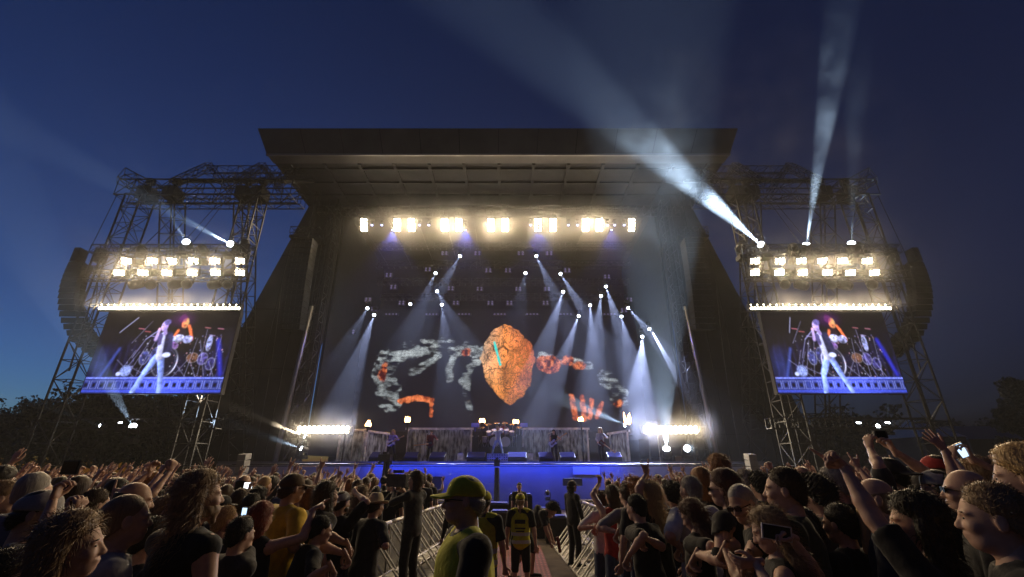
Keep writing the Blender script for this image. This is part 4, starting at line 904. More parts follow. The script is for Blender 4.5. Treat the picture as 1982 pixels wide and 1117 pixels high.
SKIN = [mat('skin_fair', (.50, .31, .23), .50, noise=.12, nsc=25, spec=.4), mat('skin_tan', (.40, .235, .16), .50, noise=.12, nsc=25, spec=.4), mat('skin_brown', (.22, .12, .075), .5, noise=.12, nsc=25, spec=.4)]
HC = {'brown': (.045, .024, .012), 'dark': (.012, .009, .007), 'blond': (.38, .25, .11), 'red': (.16, .022, .008), 'ginger': (.22, .09, .025), 'grey': (.24, .22, .20), 'light': (.20, .13, .07), 'darkred': (.07, .02, .012)}
HM = {}
for k, v in HC.items():
    m = mat('hair_' + k, v, .55, spec=.35); t = m.node_tree; tc = t.nodes.new('ShaderNodeTexCoord'); mp = t.nodes.new('ShaderNodeMapping'); mp.inputs['Scale'].default_value = (110, 110, 6)
    nz = t.nodes.new('ShaderNodeTexNoise'); nz.inputs['Scale'].default_value = 1; nz.inputs['Detail'].default_value = 4; bp = t.nodes.new('ShaderNodeBump'); bp.inputs['Strength'].default_value = .6; bp.inputs['Distance'].default_value = .008
    mx = t.nodes.new('ShaderNodeMix'); mx.data_type = 'RGBA'; mx.inputs[6].default_value = (*[q * .6 for q in v], 1); mx.inputs[7].default_value = (*[q * 1.7 for q in v], 1)
    t.links.new(tc.outputs['Object'], mp.inputs[0]); t.links.new(mp.outputs[0], nz.inputs[0]); t.links.new(nz.outputs[0], bp.inputs['Height']); t.links.new(nz.outputs[0], mx.inputs[0])
    b = t.nodes['Principled BSDF']; t.links.new(bp.outputs[0], b.inputs['Normal']); t.links.new(mx.outputs[2], b.inputs['Base Color']); HM[k] = m
CC = {'black': (.012, .012, .014), 'charcoal': (.03, .03, .033), 'white': (.55, .55, .56), 'grey': (.28, .28, .29), 'yellow': (.55, .36, .02), 'hi_vis': (.52, .52, .03), 'navy': (.018, .025, .05), 'olive': (.045, .05, .02), 'red': (.30, .02, .02),
      'denim': (.06, .09, .16), 'jeans': (.045, .065, .12), 'pale_jeans': (.35, .42, .55), 'brown': (.09, .055, .03), 'checked': (.16, .05, .05), 'cream': (.5, .42, .28), 'maroon': (.12, .015, .02), 'violet': (.2, .16, .45)}
CM = {k: mat('cloth_' + k, v, .85, noise=.15, bump=.35, nsc=18, sheen=.15, spec=.3) for k, v in CC.items()}
M_eye = mat('eye', (.03, .025, .02), .2)
M_glass = mat('dark_lens', (.01, .01, .012), .1); M_phone = mat('phone_body', (.02, .02, .025), .3); M_phonew = mat('pale_phone_body', (.6, .58, .55), .35)
M_scr = emit('phone_screen', (.55, .75, 1), 1.6); M_scrw = emit('bright_phone_screen', (.9, .95, 1), 2.5)

def body_parts(sp, lod):
    """meshes of one person in its own frame: feet at z=0, facing +y, 1.78 m tall"""
    H = sp.get('build', 1.0); lean = sp.get('lean', 0.0); tw = sp.get('twist', 0.0)
    pel = np.array([0, 0, .95]); 
    def up(v): # rotate about pelvis by lean (forward positive) 
        v = np.array(v, float) - pel; c, s = math.cos(lean), math.sin(lean); y, z = v[1], v[2]; v[1], v[2] = y * c + z * s, -y * s + z * c; return v + pel
    chest = up((0, 0, 1.30)); belly = up((0, .01, 1.10)); neck = up((0, -.01, 1.50)); hd = up((0, .02, 1.655)) if lean < .5 else up((0, .05, 1.62))
    sh = [up((s * .185 * H, -.01, 1.435)) for s in (-1, 1)]
    pose = sp.get('legs', 'stand')
    if pose == 'wide': hips = [(-.09, 0, .92), (.09, 0, .92)]; kn = [(-.24, .05, .5), (.24, .05, .5)]; an = [(-.34, -.02, .09), (.34, -.02, .09)]
    elif pose == 'step': hips = [(-.09, 0, .92), (.09, 0, .92)]; kn = [(-.12, .16, .50), (.13, -.02, .5)]; an = [(-.14, .12, .09), (.15, -.25, .10)]
    else: hips = [(-.09, 0, .92), (.09, 0, .92)]; kn = [(-.11, .03, .50), (.11, .03, .5)]; an = [(-.13, -.02, .09), (.13, -.02, .09)]
    arms = []
    for i, s in enumerate((-1, 1)):
        a = sp.get('arms', {}).get('LR'[i], None) or {'t': (s * .27, .10, .85), 'hand': 'relax'}
        t = np.array(a['t'], float)
        el, wr = ik(sh[i], t, .29, .265, a.get('pole', (s * .9, -.5, -.8)))
        arms.append((sh[i], el, wr, a))
    allp = np.array([hd + (0, 0, .16), neck] + [p for a in arms for p in a[:3]] + [np.array(p) for p in list(kn) + list(an)] + [np.array((s * .30, s2 * .2, 1.)) for s in (-1, 1) for s2 in (-1, 1)])
    lo = allp.min(0) - .14; hi = allp.max(0) + .14
    def limbs(X, Y, Z, k=1.0, ext=0.0, sleeve=None):
        f = ell(X, Y, Z, chest, (.155 * H + ext, .105 * H + ext, .20))
        f = smin(f, ell(X, Y, Z, belly, (.138 * H * (1.12 if sp.get('heavy') else 1) + ext, .10 * H * (1.4 if sp.get('heavy') else 1) + ext, .17)), .07)
        f = smin(f, ell(X, Y, Z, up((0, -.005, .98)), (.150 * H + ext, .105 * H + ext, .13)), .06)
        for s_ in sh: f = smin(f, cone(X, Y, Z, neck + (0, 0, -.04), s_ + (0, 0, -.01), .050 + ext, .052 * H + ext), .045)
        return f
    def body(X, Y, Z):
        f = limbs(X, Y, Z)
        f = smin(f, cone(X, Y, Z, neck + (0, 0, -.05), hd + (0, -.035, -.10), .060 * min(H, 1.1), .056), .03)
        for (s_, el, wr, a) in arms:
            f = smin(f, cone(X, Y, Z, s_, el, .052 * H, .041 * H), .03); m_ = el + (wr - el) * .3
            f = smin(f, cone(X, Y, Z, el, m_, .040 * H, .041 * H), .02); f = smin(f, cone(X, Y, Z, m_, wr, .041 * H, .024), .02)
        if lod < 2:
            for i in range(2):
                hpt, k_, a_ = hips[i], kn[i], an[i]
                f = smin(f, cone(X, Y, Z, hpt, k_, .082 * H, .055), .04); f = smin(f, cone(X, Y, Z, k_, a_, .056, .036), .03)
                f = smin(f, cone(X, Y, Z, (a_[0], a_[1] - .03, .05), (a_[0] * 1.1, a_[1] + .15, .035), .042, .032), .03)
        return f
    hh = (.017, .024, .034)[lod]
    zlo = -.02 if lod < 2 else .8
    V, F = surface(body, (lo[0], lo[1], zlo), hi, hh)
    ms = [Mesh(V, F)]
    R_h = rotm(*sp.get('head', (0, 0, 0))) @ rotm(0, -lean * (0.5 if lean < .5 else .8)); hs = 1.0 * sp.get('hs', 1)
    hm = HEADL if lod else HEAD[sp.get('sex', 'm')]
    ms.append(hm.xf(R_h * hs, hd))
    wr_pts = []
    for i, (s_, el, wr, a) in enumerate(arms):
        ax = a.get('dir'); ax = (wr - el) / np.linalg.norm(wr - el) if ax is None else np.array(ax, float) / np.linalg.norm(ax)
        palm = a.get('palm', (0, 1, 0.1)); fr = frame(ax, palm)
        hmesh = (HANDL if lod else HAND)[a.get('hand', 'relax')]
        # thumb side is local +x for the hand whose thumb lies there; mirror as the limb needs
        mir = a.get('mirror', i == 1)
        ms.append(hmesh.xf(fr * (1.06), wr, mir)); wr_pts.append((wr, fr))
    V, F = join(ms)
    out = {'body': (V, F), 'R': R_h * hs, 'hd': hd, 'wr': wr_pts}
    # shirt
    kind = sp.get('top', 'tee')
    if kind:
        sv = {'tee': .82, 'tank': 0, 'vest': 0, 'long': 1.9, 'polo': .8}[kind]; sd = sp.get('seed', 1)
        def shirt(X, Y, Z):
            f = limbs(X, Y, Z) - .014
            f = smin(f, ell(X, Y, Z, (0, 0, .93), (.175 * H, .125 * H, .12)), .05)
            for (s_, el, wr, a) in arms:
                if sv == 0: f = np.where(cone(X, Y, Z, s_ + (s_ - neck) * .25, el, .075 * H, .06) < 0, np.maximum(f, .008 - 0 * f), f) if kind == 'tank' else f
                elif sv <= 1: f = smin(f, cone(X, Y, Z, s_, s_ + (el - s_) * sv, .068 * H, .066 * H), .03)
                else: f = smin(smin(f, cone(X, Y, Z, s_, el, .066 * H, .054 * H), .03), cone(X, Y, Z, el, el + (wr - el) * .93, .054 * H, .036), .02)
            if sv and sv <= 1:
                for (s_, el, wr, a) in arms:
                    d = (el - s_) / np.linalg.norm(el - s_); c_ = s_ + (el - s_) * sv
                    q = (X - c_[0]) * d[0] + (Y - c_[1]) * d[1] + (Z - c_[2]) * d[2]
                    near = cone(X, Y, Z, s_, wr, .105, .105)
                    far_ = np.sqrt((X - chest[0]) ** 2 + (Y - chest[1]) ** 2 + ((Z - 1.2) * .5) ** 2)
                    f = np.where((near < 0) & (far_ > .17 * H), np.maximum(f, q), f)
            f = f + .007 * lump(X, Y, Z, 22, sd) + .003 * lump(X, Y, Z, 48, sd + 9)
            nd = np.sqrt(((X - neck[0])) ** 2 + (Y - neck[1] - .02) ** 2 + ((Z - neck[2] - .055)) ** 2)
            f = np.maximum(f, .082 - nd); f = np.maximum(f, .84 - Z)
            return f
        V2, F2 = surface(shirt, (lo[0], lo[1], .78), (hi[0], hi[1], hi[2]), hh)
        out['shirt'] = (V2, F2)
    if lod < 2:
        def pants(X, Y, Z):
            f = ell(X, Y, Z, (0, 0, .95), (.160 * H, .120 * H, .12)) - .008
            sho = sp.get('shorts')
            for i in range(2):
                f = smin(f, cone(X, Y, Z, hips[i], kn[i], .098 * H, .073), .03)
                if not sho: f = smin(f, cone(X, Y, Z, kn[i], (an[i][0], an[i][1], .08), .072, .058), .02)
            f = f + .005 * lump(X, Y, Z, 25, 3)
            return np.maximum(f, Z - 1.02)
        out['trousers'] = surface(pants, (-.5, -.4, .0), (.5, .35, 1.06), hh * 1.15)
        def shoe(X, Y, Z):
            f = None
            for a_ in an:
                d = cone(X, Y, Z, (a_[0], a_[1] - .04, .045), (a_[0] * 1.1, a_[1] + .17, .04), .052, .042); f = d if f is None else np.minimum(f, d)
            return np.maximum(f, -Z + .002)
        out['shoes'] = surface(shoe, (-.5, -.45, -.02), (.5, .45, .14), .02)
    return out

def add_children(root, sp, bp, lod):
    sc = 1.0
    def kid(name, VF, m, loc=None): return npmesh(name, VF[0], VF[1], m, parent=root)
    if 'shirt' in bp: kid({'tee': 't_shirt', 'tank': 'tank_top', 'vest': 'vest', 'long': 'jacket', 'polo': 'shirt'}[sp.get('top', 'tee')], bp['shirt'], CM[sp.get('shirt', 'black')])
    if 'trousers' in bp: kid('shorts' if sp.get('shorts') else 'trousers', bp['trousers'], CM[sp.get('pants', 'jeans')]); kid('shoes', bp['shoes'], CM['black'])
    R_h, hd = bp['R'], bp['hd']
    def head_kid(name, M, m): x = M.xf(R_h, hd); return npmesh(name, x.V, x.F, m, parent=root)
    if sp.get('hair'):
        hk = sp['hair']; hmm = (HAIRL if lod else HAIR)[hk]
        if sp.get('cap'):
            if (hk, lod) not in HAIRC: HAIRC[(hk, lod)] = make_hair(hk, .012 if lod else .0065, 3, True)
            hmm = HAIRC[(hk, lod)]
        head_kid('hair', hmm, HM[sp.get('hc', 'brown')])
        if not lod: strands(root, sp, R_h, hd)
    if not lod:
        for s in (-1, 1):
            for nm, c_, r_, m_ in (('eye', (.031, .0915, .001), (.0075, .0050, .0050), M_eye), ('eyebrow', (.031, .0955, .024), (.017, .005, .0032), HM['dark' if sp.get('hc') in (None, 'dark', 'brown') else 'brown'])):
                th = np.linspace(0, 2 * np.pi, 9)[:-1]; ph = np.linspace(0, np.pi, 6); V = np.array([[c_[0] * s + r_[0] * math.sin(p_) * math.cos(t_), c_[1] + r_[1] * math.sin(p_) * math.sin(t_), c_[2] + r_[2] * math.cos(p_)] for p_ in ph for t_ in th])
                F = [(j * 8 + i, (j + 1) * 8 + i, (j + 1) * 8 + (i + 1) % 8, j * 8 + (i + 1) % 8) for j in range(5) for i in range(8)]
                npmesh(nm, V @ R_h.T + hd, F, m_, parent=root)
    if sp.get('cap'): head_kid({'cap': 'cap', 'capback': 'cap', 'hat': 'hat', 'bandana': 'bandana'}[sp['cap']], CAP[sp['cap']], CM[sp.get('capc', 'black')])
    if sp.get('beard'): head_kid('beard', BEARD[sp['beard']], HM[sp.get('bc', sp.get('hc', 'brown'))])
    if sp.get('glasses'):
        mb = MB(); 
        for s in (-1, 1): mb.box((s * .033, .104, .004), (.052, .006, .03)); mb.tube((s * .06, .10, .008), (s * .082, -.01, .004), .003, 4)
        mb.tube((-.01, .108, .008), (.01, .108, .008), .003, 4)
        V = np.array([tuple(v) for v in mb.v]) @ R_h.T + hd
        me = bpy.data.meshes.new('glasses'); me.from_pydata(V.tolist(), [], mb.f); me.materials.append(M_glass); g = bpy.data.objects.new('glasses', me); C.objects.link(g); g.parent = root
def strands(root, sp, R_h, hd):
    """loose hairs standing off the hair so its rim is soft"""
    k = sp['hair']; n = {'short': 2600, 'buzz': 700, 'bald': 80, 'curly': 1800, 'long': 3000, 'pony': 1200, 'bob': 2200, 'messy': 3000}[k]
    M = HAIRC[(k, 0)] if sp.get('cap') else HAIR[k]; r = np.random.default_rng(sp.get('seed', 1)); VV = M.V[M.V[:, 2] < -.005] if sp.get('cap') else M.V
    idx = r.integers(0, len(VV), n // 3 if sp.get('cap') else n); P0 = VV[idx]; n = len(idx)
    c = np.array([0, -.02, .03]); d = P0 - c; low = P0[:, 2] < -.03; d[low, 2] = 0; d /= np.linalg.norm(d, axis=1)[:, None] + 1e-6
    L = {'short': .014, 'buzz': .006, 'bald': .006, 'curly': .03, 'long': .045, 'pony': .02, 'bob': .02, 'messy': .035}[k]
    g = np.array([0, -.3, -1.0]) if k in ('long', 'messy', 'bob', 'pony') else np.array([0, -.4, .2])
    tng = np.cross(d, r.normal(size=(n, 3))); tng /= np.linalg.norm(tng, axis=1)[:, None] + 1e-6
    dr = d * .55 + tng * .4 + g * .7 * r.random((n, 1)); dr /= np.linalg.norm(dr, axis=1)[:, None]
    ln = L * (.5 + r.random((n, 1))); w_ = .0011
    sd = np.cross(dr, d); sd /= np.linalg.norm(sd, axis=1)[:, None] + 1e-6
    b0 = P0 - d * .003; m1 = b0 + dr * ln * .5 + d * ln * .1; e = b0 + dr * ln + g * ln * .25
    V = np.concatenate([b0 - sd * w_, b0 + sd * w_, m1 + sd * w_, m1 - sd * w_, e + sd * w_ * .4, e - sd * w_ * .4]); a = np.arange(n)
    F = np.concatenate([np.stack([a, a + n, a + 2 * n, a + 3 * n], 1), np.stack([a + 3 * n, a + 2 * n, a + 4 * n, a + 5 * n], 1)])
    V = V @ R_h.T + hd
    npmesh('loose_hair', V, F, HM[sp.get('hc', 'brown')], parent=root)

def person(sp, loc, yaw, scale, label, group=None, lod=0):
    bp = body_parts(sp, lod)
    root = npmesh('person', bp['body'][0], bp['body'][1], SKIN[sp.get('skin', 0)])
    root.location = loc; root.rotation_euler = (0, 0, yaw); root.scale = (scale,) * 3
    tag(root, label, 'person', group); add_children(root, sp, bp, lod)
    return root, bp
# ------------------------------------------------------------------ barriers along the corridor and the pit
def bl(Y): return -2.42 + .10 * (Y - 7.45)
def br(Y): return 2.50 - .055 * (Y - 6.4)
mpan = mat('barrier_mesh', (.20, .19, .18), .5, .6, noise=.2, nsc=10)
t = mpan.node_tree; tc = t.nodes.new('ShaderNodeTexCoord'); ck = t.nodes.new('ShaderNodeTexChecker'); ck.inputs['Scale'].default_value = 55
ck.inputs['Color1'].default_value = (.26, .25, .23, 1); ck.inputs['Color2'].default_value = (.03, .03, .03, 1)
t.links.new(tc.outputs['Object'], ck.inputs['Vector']); t.links.new(ck.outputs[0], t.nodes['Principled BSDF'].inputs['Base Color'])
def barrier():
    """one metre of crowd barrier; crowd on -x, pit on +x, runs along y"""
    r0 = empty('crowd_barrier', (0, 0, 0), 'x', 'barrier')
    MB().tube((0, -.49, 1.15), (0, .49, 1.15), .033, 10).build('top_rail', M_steel, r0, smooth=True)
    MB().box((-.02, 0, .60), (.02, .96, 1.0)).build('mesh_panel', mpan, r0)
    for y in (-.46, .46):
        MB().tube((0, y, .02), (0, y, 1.13), .022, 6).build('upright', M_steel, r0)
    for y in (-.40, .0, .40):
        MB().tube((.03, y, 1.10), (.92, y, .04), .019, 6).build('diagonal_strut', M_steel, r0)
    MB().box((.46, 0, .03), (.95, .96, .03)).build('floor_plate', M_steel, r0)
    MB().box((.22, 0, .36), (.30, .94, .025)).tube((.0, -.44, .30), (.36, -.44, .34), .014, 5).tube((.0, .44, .30), (.36, .44, .34), .014, 5).tube((.36, -.46, .34), (.36, .46, .34), .016, 5).build('step', M_steel, r0)
    MB().tube((.48, -.46, .56), (.48, .46, .56), .014, 5).build('cross_tube', M_steel, r0)
    return r0
b0 = barrier(); used = False
WHN = ['nearest the camera', 'second nearest', 'third nearest', 'fourth nearest', 'fifth nearest', 'sixth nearest', 'seventh nearest', 'eighth nearest', 'ninth nearest', 'tenth nearest', 'second farthest', 'farthest along']
for side, fn_ in (('left', bl), ('right', br)):
    for k in range(12):
        Y = 2.7 + k * 1.0; X = fn_(Y); o = b0 if not used else copy_tree(b0); used = True
        o.location = (X, Y, gz(Y)); o['_o'] = (X, Y, gz(Y))
        sl = (fn_(Y + .5) - fn_(Y - .5)); o.rotation_euler = (0, 0, -math.atan(sl) + (0 if side == 'left' else math.pi))
        o['label'] = f'grey steel crowd barrier section on the {side} side of the walkway, {WHN[k]}'; o['group'] = f'barrier sections along the {side} side of the walkway'
for side, s in (('left', -1), ('right', 1)):
    for k in range(12):
        X = s * (2.5 + k * 1.05) + (0.25 if s < 0 else -.1); Y = 14.6 + k * .35; o = copy_tree(b0)
        o.location = (X, Y, 0); o.rotation_euler = (0, 0, R(90) + s * R(18)); o['label'] = f'distant barrier section in front of the {side} crowd, {ORD[k]} from the walkway'; o['group'] = f'front barrier sections of the {side} crowd'

# ------------------------------------------------------------------ people: placing
HEROES = []            # (x, y, top px, top py, half width px, Y)
def proj(x, y, z):
    zz = z - CAMZ; f = y * CT + zz * ST; u = zz * CT - y * ST
    return 991 + FPX * x / f, 558.5 - FPX * u / f
def hero(px, py, Y, yaw, label, sp, gnd=None, group=None, lod=0, smin_=.84, smax=1.12):
    top = P(px, py, Y); g = gz(Y) if gnd is None else gnd
    lean = sp.get('lean', 0); ch = math.cos(min(lean, .5)); hz_ = .95 + (.70 * math.cos(lean) if lean < .5 else .67 * math.cos(lean)) + .147
    s = max(smin_, min(smax, (top.z - g) / hz_)); z0 = top.z - hz_ * s
    a = R(yaw); fx, fy = -math.sin(a), math.cos(a); off = math.sin(lean) * .70 * s
    loc = Vector((top.x - fx * off, top.y - fy * off, z0)); ca, sa = math.cos(-a), math.sin(-a)
    sp = dict(sp); arms = {}
    for k, v in sp.get('arms', {}).items():
        v = dict(v)
        if 'px' in v:
            d = P(*v['px']) - loc; v['t'] = ((d.x * ca - d.y * sa) / s, (d.x * sa + d.y * ca) / s, d.z / s)
        for q in ('dirw', 'palmw'):
            if q in v: d = v[q]; v[q[:-1]] = (d[0] * ca - d[1] * sa, d[0] * sa + d[1] * ca, d[2])
        arms[k] = v
    sp['arms'] = arms; sp.setdefault('seed', int(px) + int(py))
    root, bp = person(sp, loc, a, s, label, group, lod)
    HEROES.append((loc.x, loc.y, px, py, 60 * (1.9 / max(Y, 1.2)), Y))
    return root, loc, a, s, bp
def rail(x, y, Y): return {'px': (x, y, Y), 'hand': 'grip', 'dirw': (.3 if x < 991 else -.3, .4, -.7), 'palmw': (0, 0, -1)}

B = 'black'
# left side, near to far
hero(150, 990, 1.95, -62, 'long haired woman in black at the bottom left corner, looking right', dict(sex='f', hair='long', hc='light', shirt=B, head=(-.1, .12, .1)))
hero(84, 946, 2.75, -58, 'man in a faded grey blue baseball cap at the lower left', dict(hair='short', hc='dark', cap='cap', capc='grey', shirt='grey', head=(-.1, -.05, 0)))
hero(251, 954, 2.5, -42, 'man with a shaved head in a pale grey t-shirt, lower left', dict(hair='buzz', hc='light', shirt='grey', build=1.06, head=(0, .1, 0)))
hero(264, 929, 3.25, -45, 'bald man with a shiny forehead just behind the shaven man in pale grey', dict(hair='bald', hc='dark', shirt=B, skin=1))
hero(392, 911, 2.7, -28, 'tall man with long hair in a black sleeveless shirt, left foreground', dict(hair='long', hc='light', top='vest', shirt=B, build=1.15, head=(-.35, .1, 0), beard='beard'), smax=1.16)
hero(190, 946, 4.2, -25, 'brown haired person seen from behind under the raised phone', dict(hair='short', hc='brown', shirt='charcoal'))
r_, l_, a_, s_, b_ = hero(140, 1003, 2.45, -30, 'person at the lower left holding a dark phone high with both hands', dict(hair='short', hc='dark', shirt=B, arms={'R': {'px': (163, 935, 2.75), 'hand': 'grip', 'dirw': (0, 0, 1), 'palmw': (-1, .2, 0)}, 'L': {'px': (112, 930, 2.75), 'hand': 'grip', 'dirw': (.1, 0, 1), 'palmw': (1, .2, 0), 'mirror': True}}))
def phone(px, py, Y, w_, h_, yaw, label, scr=None, body=M_phone, tilt=0):
    p = P(px, py, Y); q = Matrix.Rotation(R(yaw), 3, 'Z') @ Matrix.Rotation(R(tilt), 3, 'Y'); r0 = empty('phone', p, label, 'phone')
    MB().box(p, (w_, .010, h_), q).build('case', body, r0)
    MB().box(p + q @ Vector((0, -.0065, 0)), (w_ * .9, .002, h_ * .88), q).build('screen', scr or mat('black_screen', (.01, .01, .012), .15), r0)
    MB().box(p + q @ Vector((w_ * .36, .007, h_ * .3)), (.02, .004, .02), q).build('camera', M_glass, r0)
    return r0
phone(137, 905, 2.78, .155, .078, -20, 'dark phone held up sideways above the lower left crowd')
hero(206, 985, 3.4, -20, 'person holding up a horns sign left of the bald men', dict(hair='short', hc='dark', shirt=B, arms={'R': {'px': (223, 945, 3.6), 'hand': 'horns', 'dirw': (.1, 0, 1), 'palmw': (0, 1, 0)}}))
hero(345, 985, 3.7, -20, 'hidden person raising a straight arm with horns left of the tall long haired man', dict(hair='short', hc='dark', shirt=B, arms={'L': {'px': (357, 938, 3.75), 'hand': 'horns', 'dirw': (0, 0, 1), 'palmw': (0, 1, 0)}}))
hero(441, 979, 4.2, -32, 'short fair haired man in a charcoal sleeveless top beside the tall long haired man', dict(hair='short', hc='blond', top='vest', shirt='charcoal', head=(-.2, .1, 0)))
hero(509, 973, 4.15, -18, 'woman with bright red bobbed hair pointing one arm to the right', dict(sex='f', hair='bob', hc='red', top='tank', shirt=B, arms={'R': {'px': (608, 985, 4.35), 'hand': 'point', 'dirw': (.75, .3, .5), 'palmw': (0, .2, -1), 'pole': (.3, -.2, -1)}}))
hero(470, 1000, 3.6, -25, 'dark haired person filming on a small bright camera, left of the red haired woman', dict(hair='short', hc='dark', shirt='charcoal', arms={'R': {'px': (478, 1020, 3.9), 'hand': 'grip', 'dirw': (0, 0, 1), 'palmw': (-1, .2, 0)}}))
phone(473, 996, 3.95, .06, .11, -25, 'small phone with a blue screen left of the red haired woman', M_scr)
hero(568, 914, 4.6, -38, 'tall man in a mustard yellow t-shirt, brown cap and glasses on the left', dict(hair='short', hc='brown', cap='cap', capc='brown', glasses=1, shirt='yellow', build=1.15, skin=1, arms={'R': rail(604, 1078, 4.5)}), smax=1.16)
hero(490, 955, 5.4, -15, 'dark round head seen from behind below the lit phone', dict(hair='short', hc='dark', shirt=B))
hero(431, 957, 5.5, -30, 'man in a black cap between the long haired man and the yellow t-shirt', dict(hair='short', hc='dark', cap='cap', capc=B, shirt=B))
hero(468, 948, 6.1, -15, 'brown haired person left of the lit phone', dict(hair='bob', hc='brown', shirt='charcoal'))
hero(502, 944, 6.3, -20, 'person with dark tousled hair right of the lit phone', dict(hair='messy', hc='dark', shirt=B, arms={'L': {'px': (482, 950, 6.4), 'hand': 'grip', 'dirw': (0, 0, 1), 'palmw': (1, .2, 0)}}))
phone(481, 940, 6.45, .145, .085, -15, 'glowing white phone screen held up in the left crowd', M_scrw)
hero(634, 931, 4.95, -38, 'dark haired man in a black t-shirt leaning over the left barrier', dict(hair='long', hc='brown', shirt=B, lean=.22, build=1.1, head=(0, .3, 0), arms={'R': rail(668, 1072, 4.6), 'L': rail(676, 1055, 4.9)}))
hero(606, 942, 5.3, -25, 'reddish haired person right behind the yellow t-shirt', dict(hair='bob', hc='ginger', shirt=B))
hero(662, 949, 5.6, -25, 'man in a pale knitted cap with one arm bent over his head', dict(hair='short', hc='brown', cap='capback', capc='grey', beard='beard', shirt=B, arms={'R': {'px': (690, 955, 5.7), 'hand': 'relax', 'pole': (1, 0, .2)}}))
hero(728, 955, 5.7, -30, 'man in a pale straw hat near the left barrier', dict(hair='short', hc='brown', cap='hat', capc='cream', shirt='charcoal', lean=.12, arms={'R': rail(735, 1035, 5.6)}))
hero(622, 997, 4.35, -50, 'short person in a black t-shirt bending over the left barrier', dict(hair='short', hc='dark', shirt=B, lean=.3, arms={'R': rail(640, 1095, 3.9)}), smin_=.78)
hero(700, 940, 6.6, -30, 'woman with fair hair further along the left barrier', dict(sex='f', hair='long', hc='light', shirt=B, arms={'R': rail(745, 1020, 6.2)}))
hero(12, 930, 4.0, -45, 'short haired person cut by the left edge of the picture', dict(hair='short', hc='light', shirt=B))
hero(20, 1062, 2.1, -50, 'person in a pale top in the far bottom left corner', dict(hair='short', hc='dark', shirt='cream'))
hero(325, 960, 4.4, -20, 'fair haired woman between the shaven man and the tall long haired man', dict(sex='f', hair='long', hc='light', shirt='charcoal'))
hero(300, 1000, 3.0, -35, 'dark haired person squeezed between the shaven man and the black sleeveless shirt', dict(hair='short', hc='dark', shirt=B))
# right side
hero(1388, 882, 6.3, 22, 'tall person with lit sandy hair standing out above the right crowd', dict(hair='messy', hc='ginger', shirt=B), smax=1.2)
r_, l_, a_, s_, b_ = hero(1334, 921, 5.0, 22, 'man in a white t-shirt with dark print on its back, right of the walkway', dict(hair='short', hc='grey', shirt='white', build=1.18, head=(.1, 0, 0), arms={'L': rail(1316, 1060, 4.9)}))
WT = [l_, a_, s_]
hero(1340, 967, 4.2, 48, 'woman with long dark red hair looking down in front of the white t-shirt', dict(sex='f', hair='long', hc='darkred', shirt=B, head=(.1, -.45, 0), arms={'L': rail(1340, 1085, 4.0)}))
hero(1399, 910, 3.95, 42, 'man with swept grey brown hair, glasses and black t-shirt by the right barrier', dict(hair='bob', hc='darkred', glasses=1, shirt=B, build=1.1, lean=.1, head=(.2, 0, 0), arms={'L': rail(1348, 1072, 3.9), 'R': rail(1402, 1062, 3.7)}))
hero(1436, 935, 3.45, 62, 'shaven man in dark sunglasses turned towards the camera on the right', dict(hair='buzz', hc='grey', glasses=1, top='vest', shirt=B, skin=1, head=(.95, -.25, .1), lean=.15, arms={'L': rail(1402, 1060, 3.5), 'R': rail(1440, 1085, 3.1)}))
hero(1355, 907, 5.4, 15, 'person with thick ginger hair behind the grey haired man', dict(hair='bob', hc='ginger', shirt=B))
hero(1440, 912, 7.6, 15, 'person with curly grey hair in the right crowd', dict(hair='curly', hc='grey', shirt='charcoal'))
hero(1468, 918, 5.8, 20, 'person with dark curly hair behind the shaven man', dict(hair='curly', hc='dark', shirt=B))
hero(1514, 904, 3.1, 50, 'broad man in a dark olive t-shirt in profile, right foreground', dict(hair='short', hc='brown', shirt='olive', build=1.2, head=(.2, .05, 0)))
hero(1549, 900, 6.2, 25, 'bald man behind the broad man in olive', dict(hair='bald', hc='dark', shirt=B, skin=1))
hero(1575, 925, 3.8, 35, 'person with a big dark curly head right of the man in olive', dict(hair='curly', hc='dark', shirt='charcoal', build=1.15))
hero(1487, 983, 2.9, 64, 'long haired woman taking a picture with a pale phone over the right barrier', dict(sex='f', hair='long', hc='light', top='tank', shirt=B, head=(.15, -.3, .15), arms={'R': {'px': (1530, 1038, 2.75), 'hand': 'grip', 'dirw': (-.8, -.2, .3), 'palmw': (-.3, 0, -1), 'pole': (.6, -.3, -.9)}, 'L': {'px': (1462, 1088, 2.75), 'hand': 'relax', 'dirw': (-.8, .1, -.1)}}))
phone(1503, 1031, 2.72, .15, .076, -10, 'pale cased phone held sideways by the long haired woman at the right barrier', None, M_phonew, 8)
hero(1258, 931, 5.2, 28, 'blond long haired person in a black tank top raising an arm by the right barrier', dict(sex='f', hair='long', hc='blond', top='tank', shirt=B, arms={'L': {'px': (1251, 918, 5.3), 'hand': 'horns', 'dirw': (-.05, 0, 1), 'palmw': (0, 1, 0), 'pole': (-1, -.4, -.6)}, 'R': rail(1262, 1050, 4.9)}))
hero(1233, 930, 6.0, 20, 'person with bushy ginger hair left of the blond raised arm', dict(hair='curly', hc='ginger', shirt='charcoal'))
hero(1212, 936, 6.3, 22, 'brown haired person in a pale grey t-shirt by the right barrier', dict(hair='short', hc='brown', shirt='grey', arms={'L': rail(1196, 1030, 6.0)}))
hero(1300, 936, 5.9, 18, 'person with big dark curls between the blond hair and the white t-shirt', dict(hair='curly', hc='dark', shirt=B))
hero(1231, 956, 4.9, 38, 'dark haired person in black with a bare arm hanging over the right barrier', dict(hair='short', hc='dark', shirt=B, lean=.15, arms={'L': rail(1216, 1078, 4.6), 'R': rail(1248, 1040, 4.6)}))
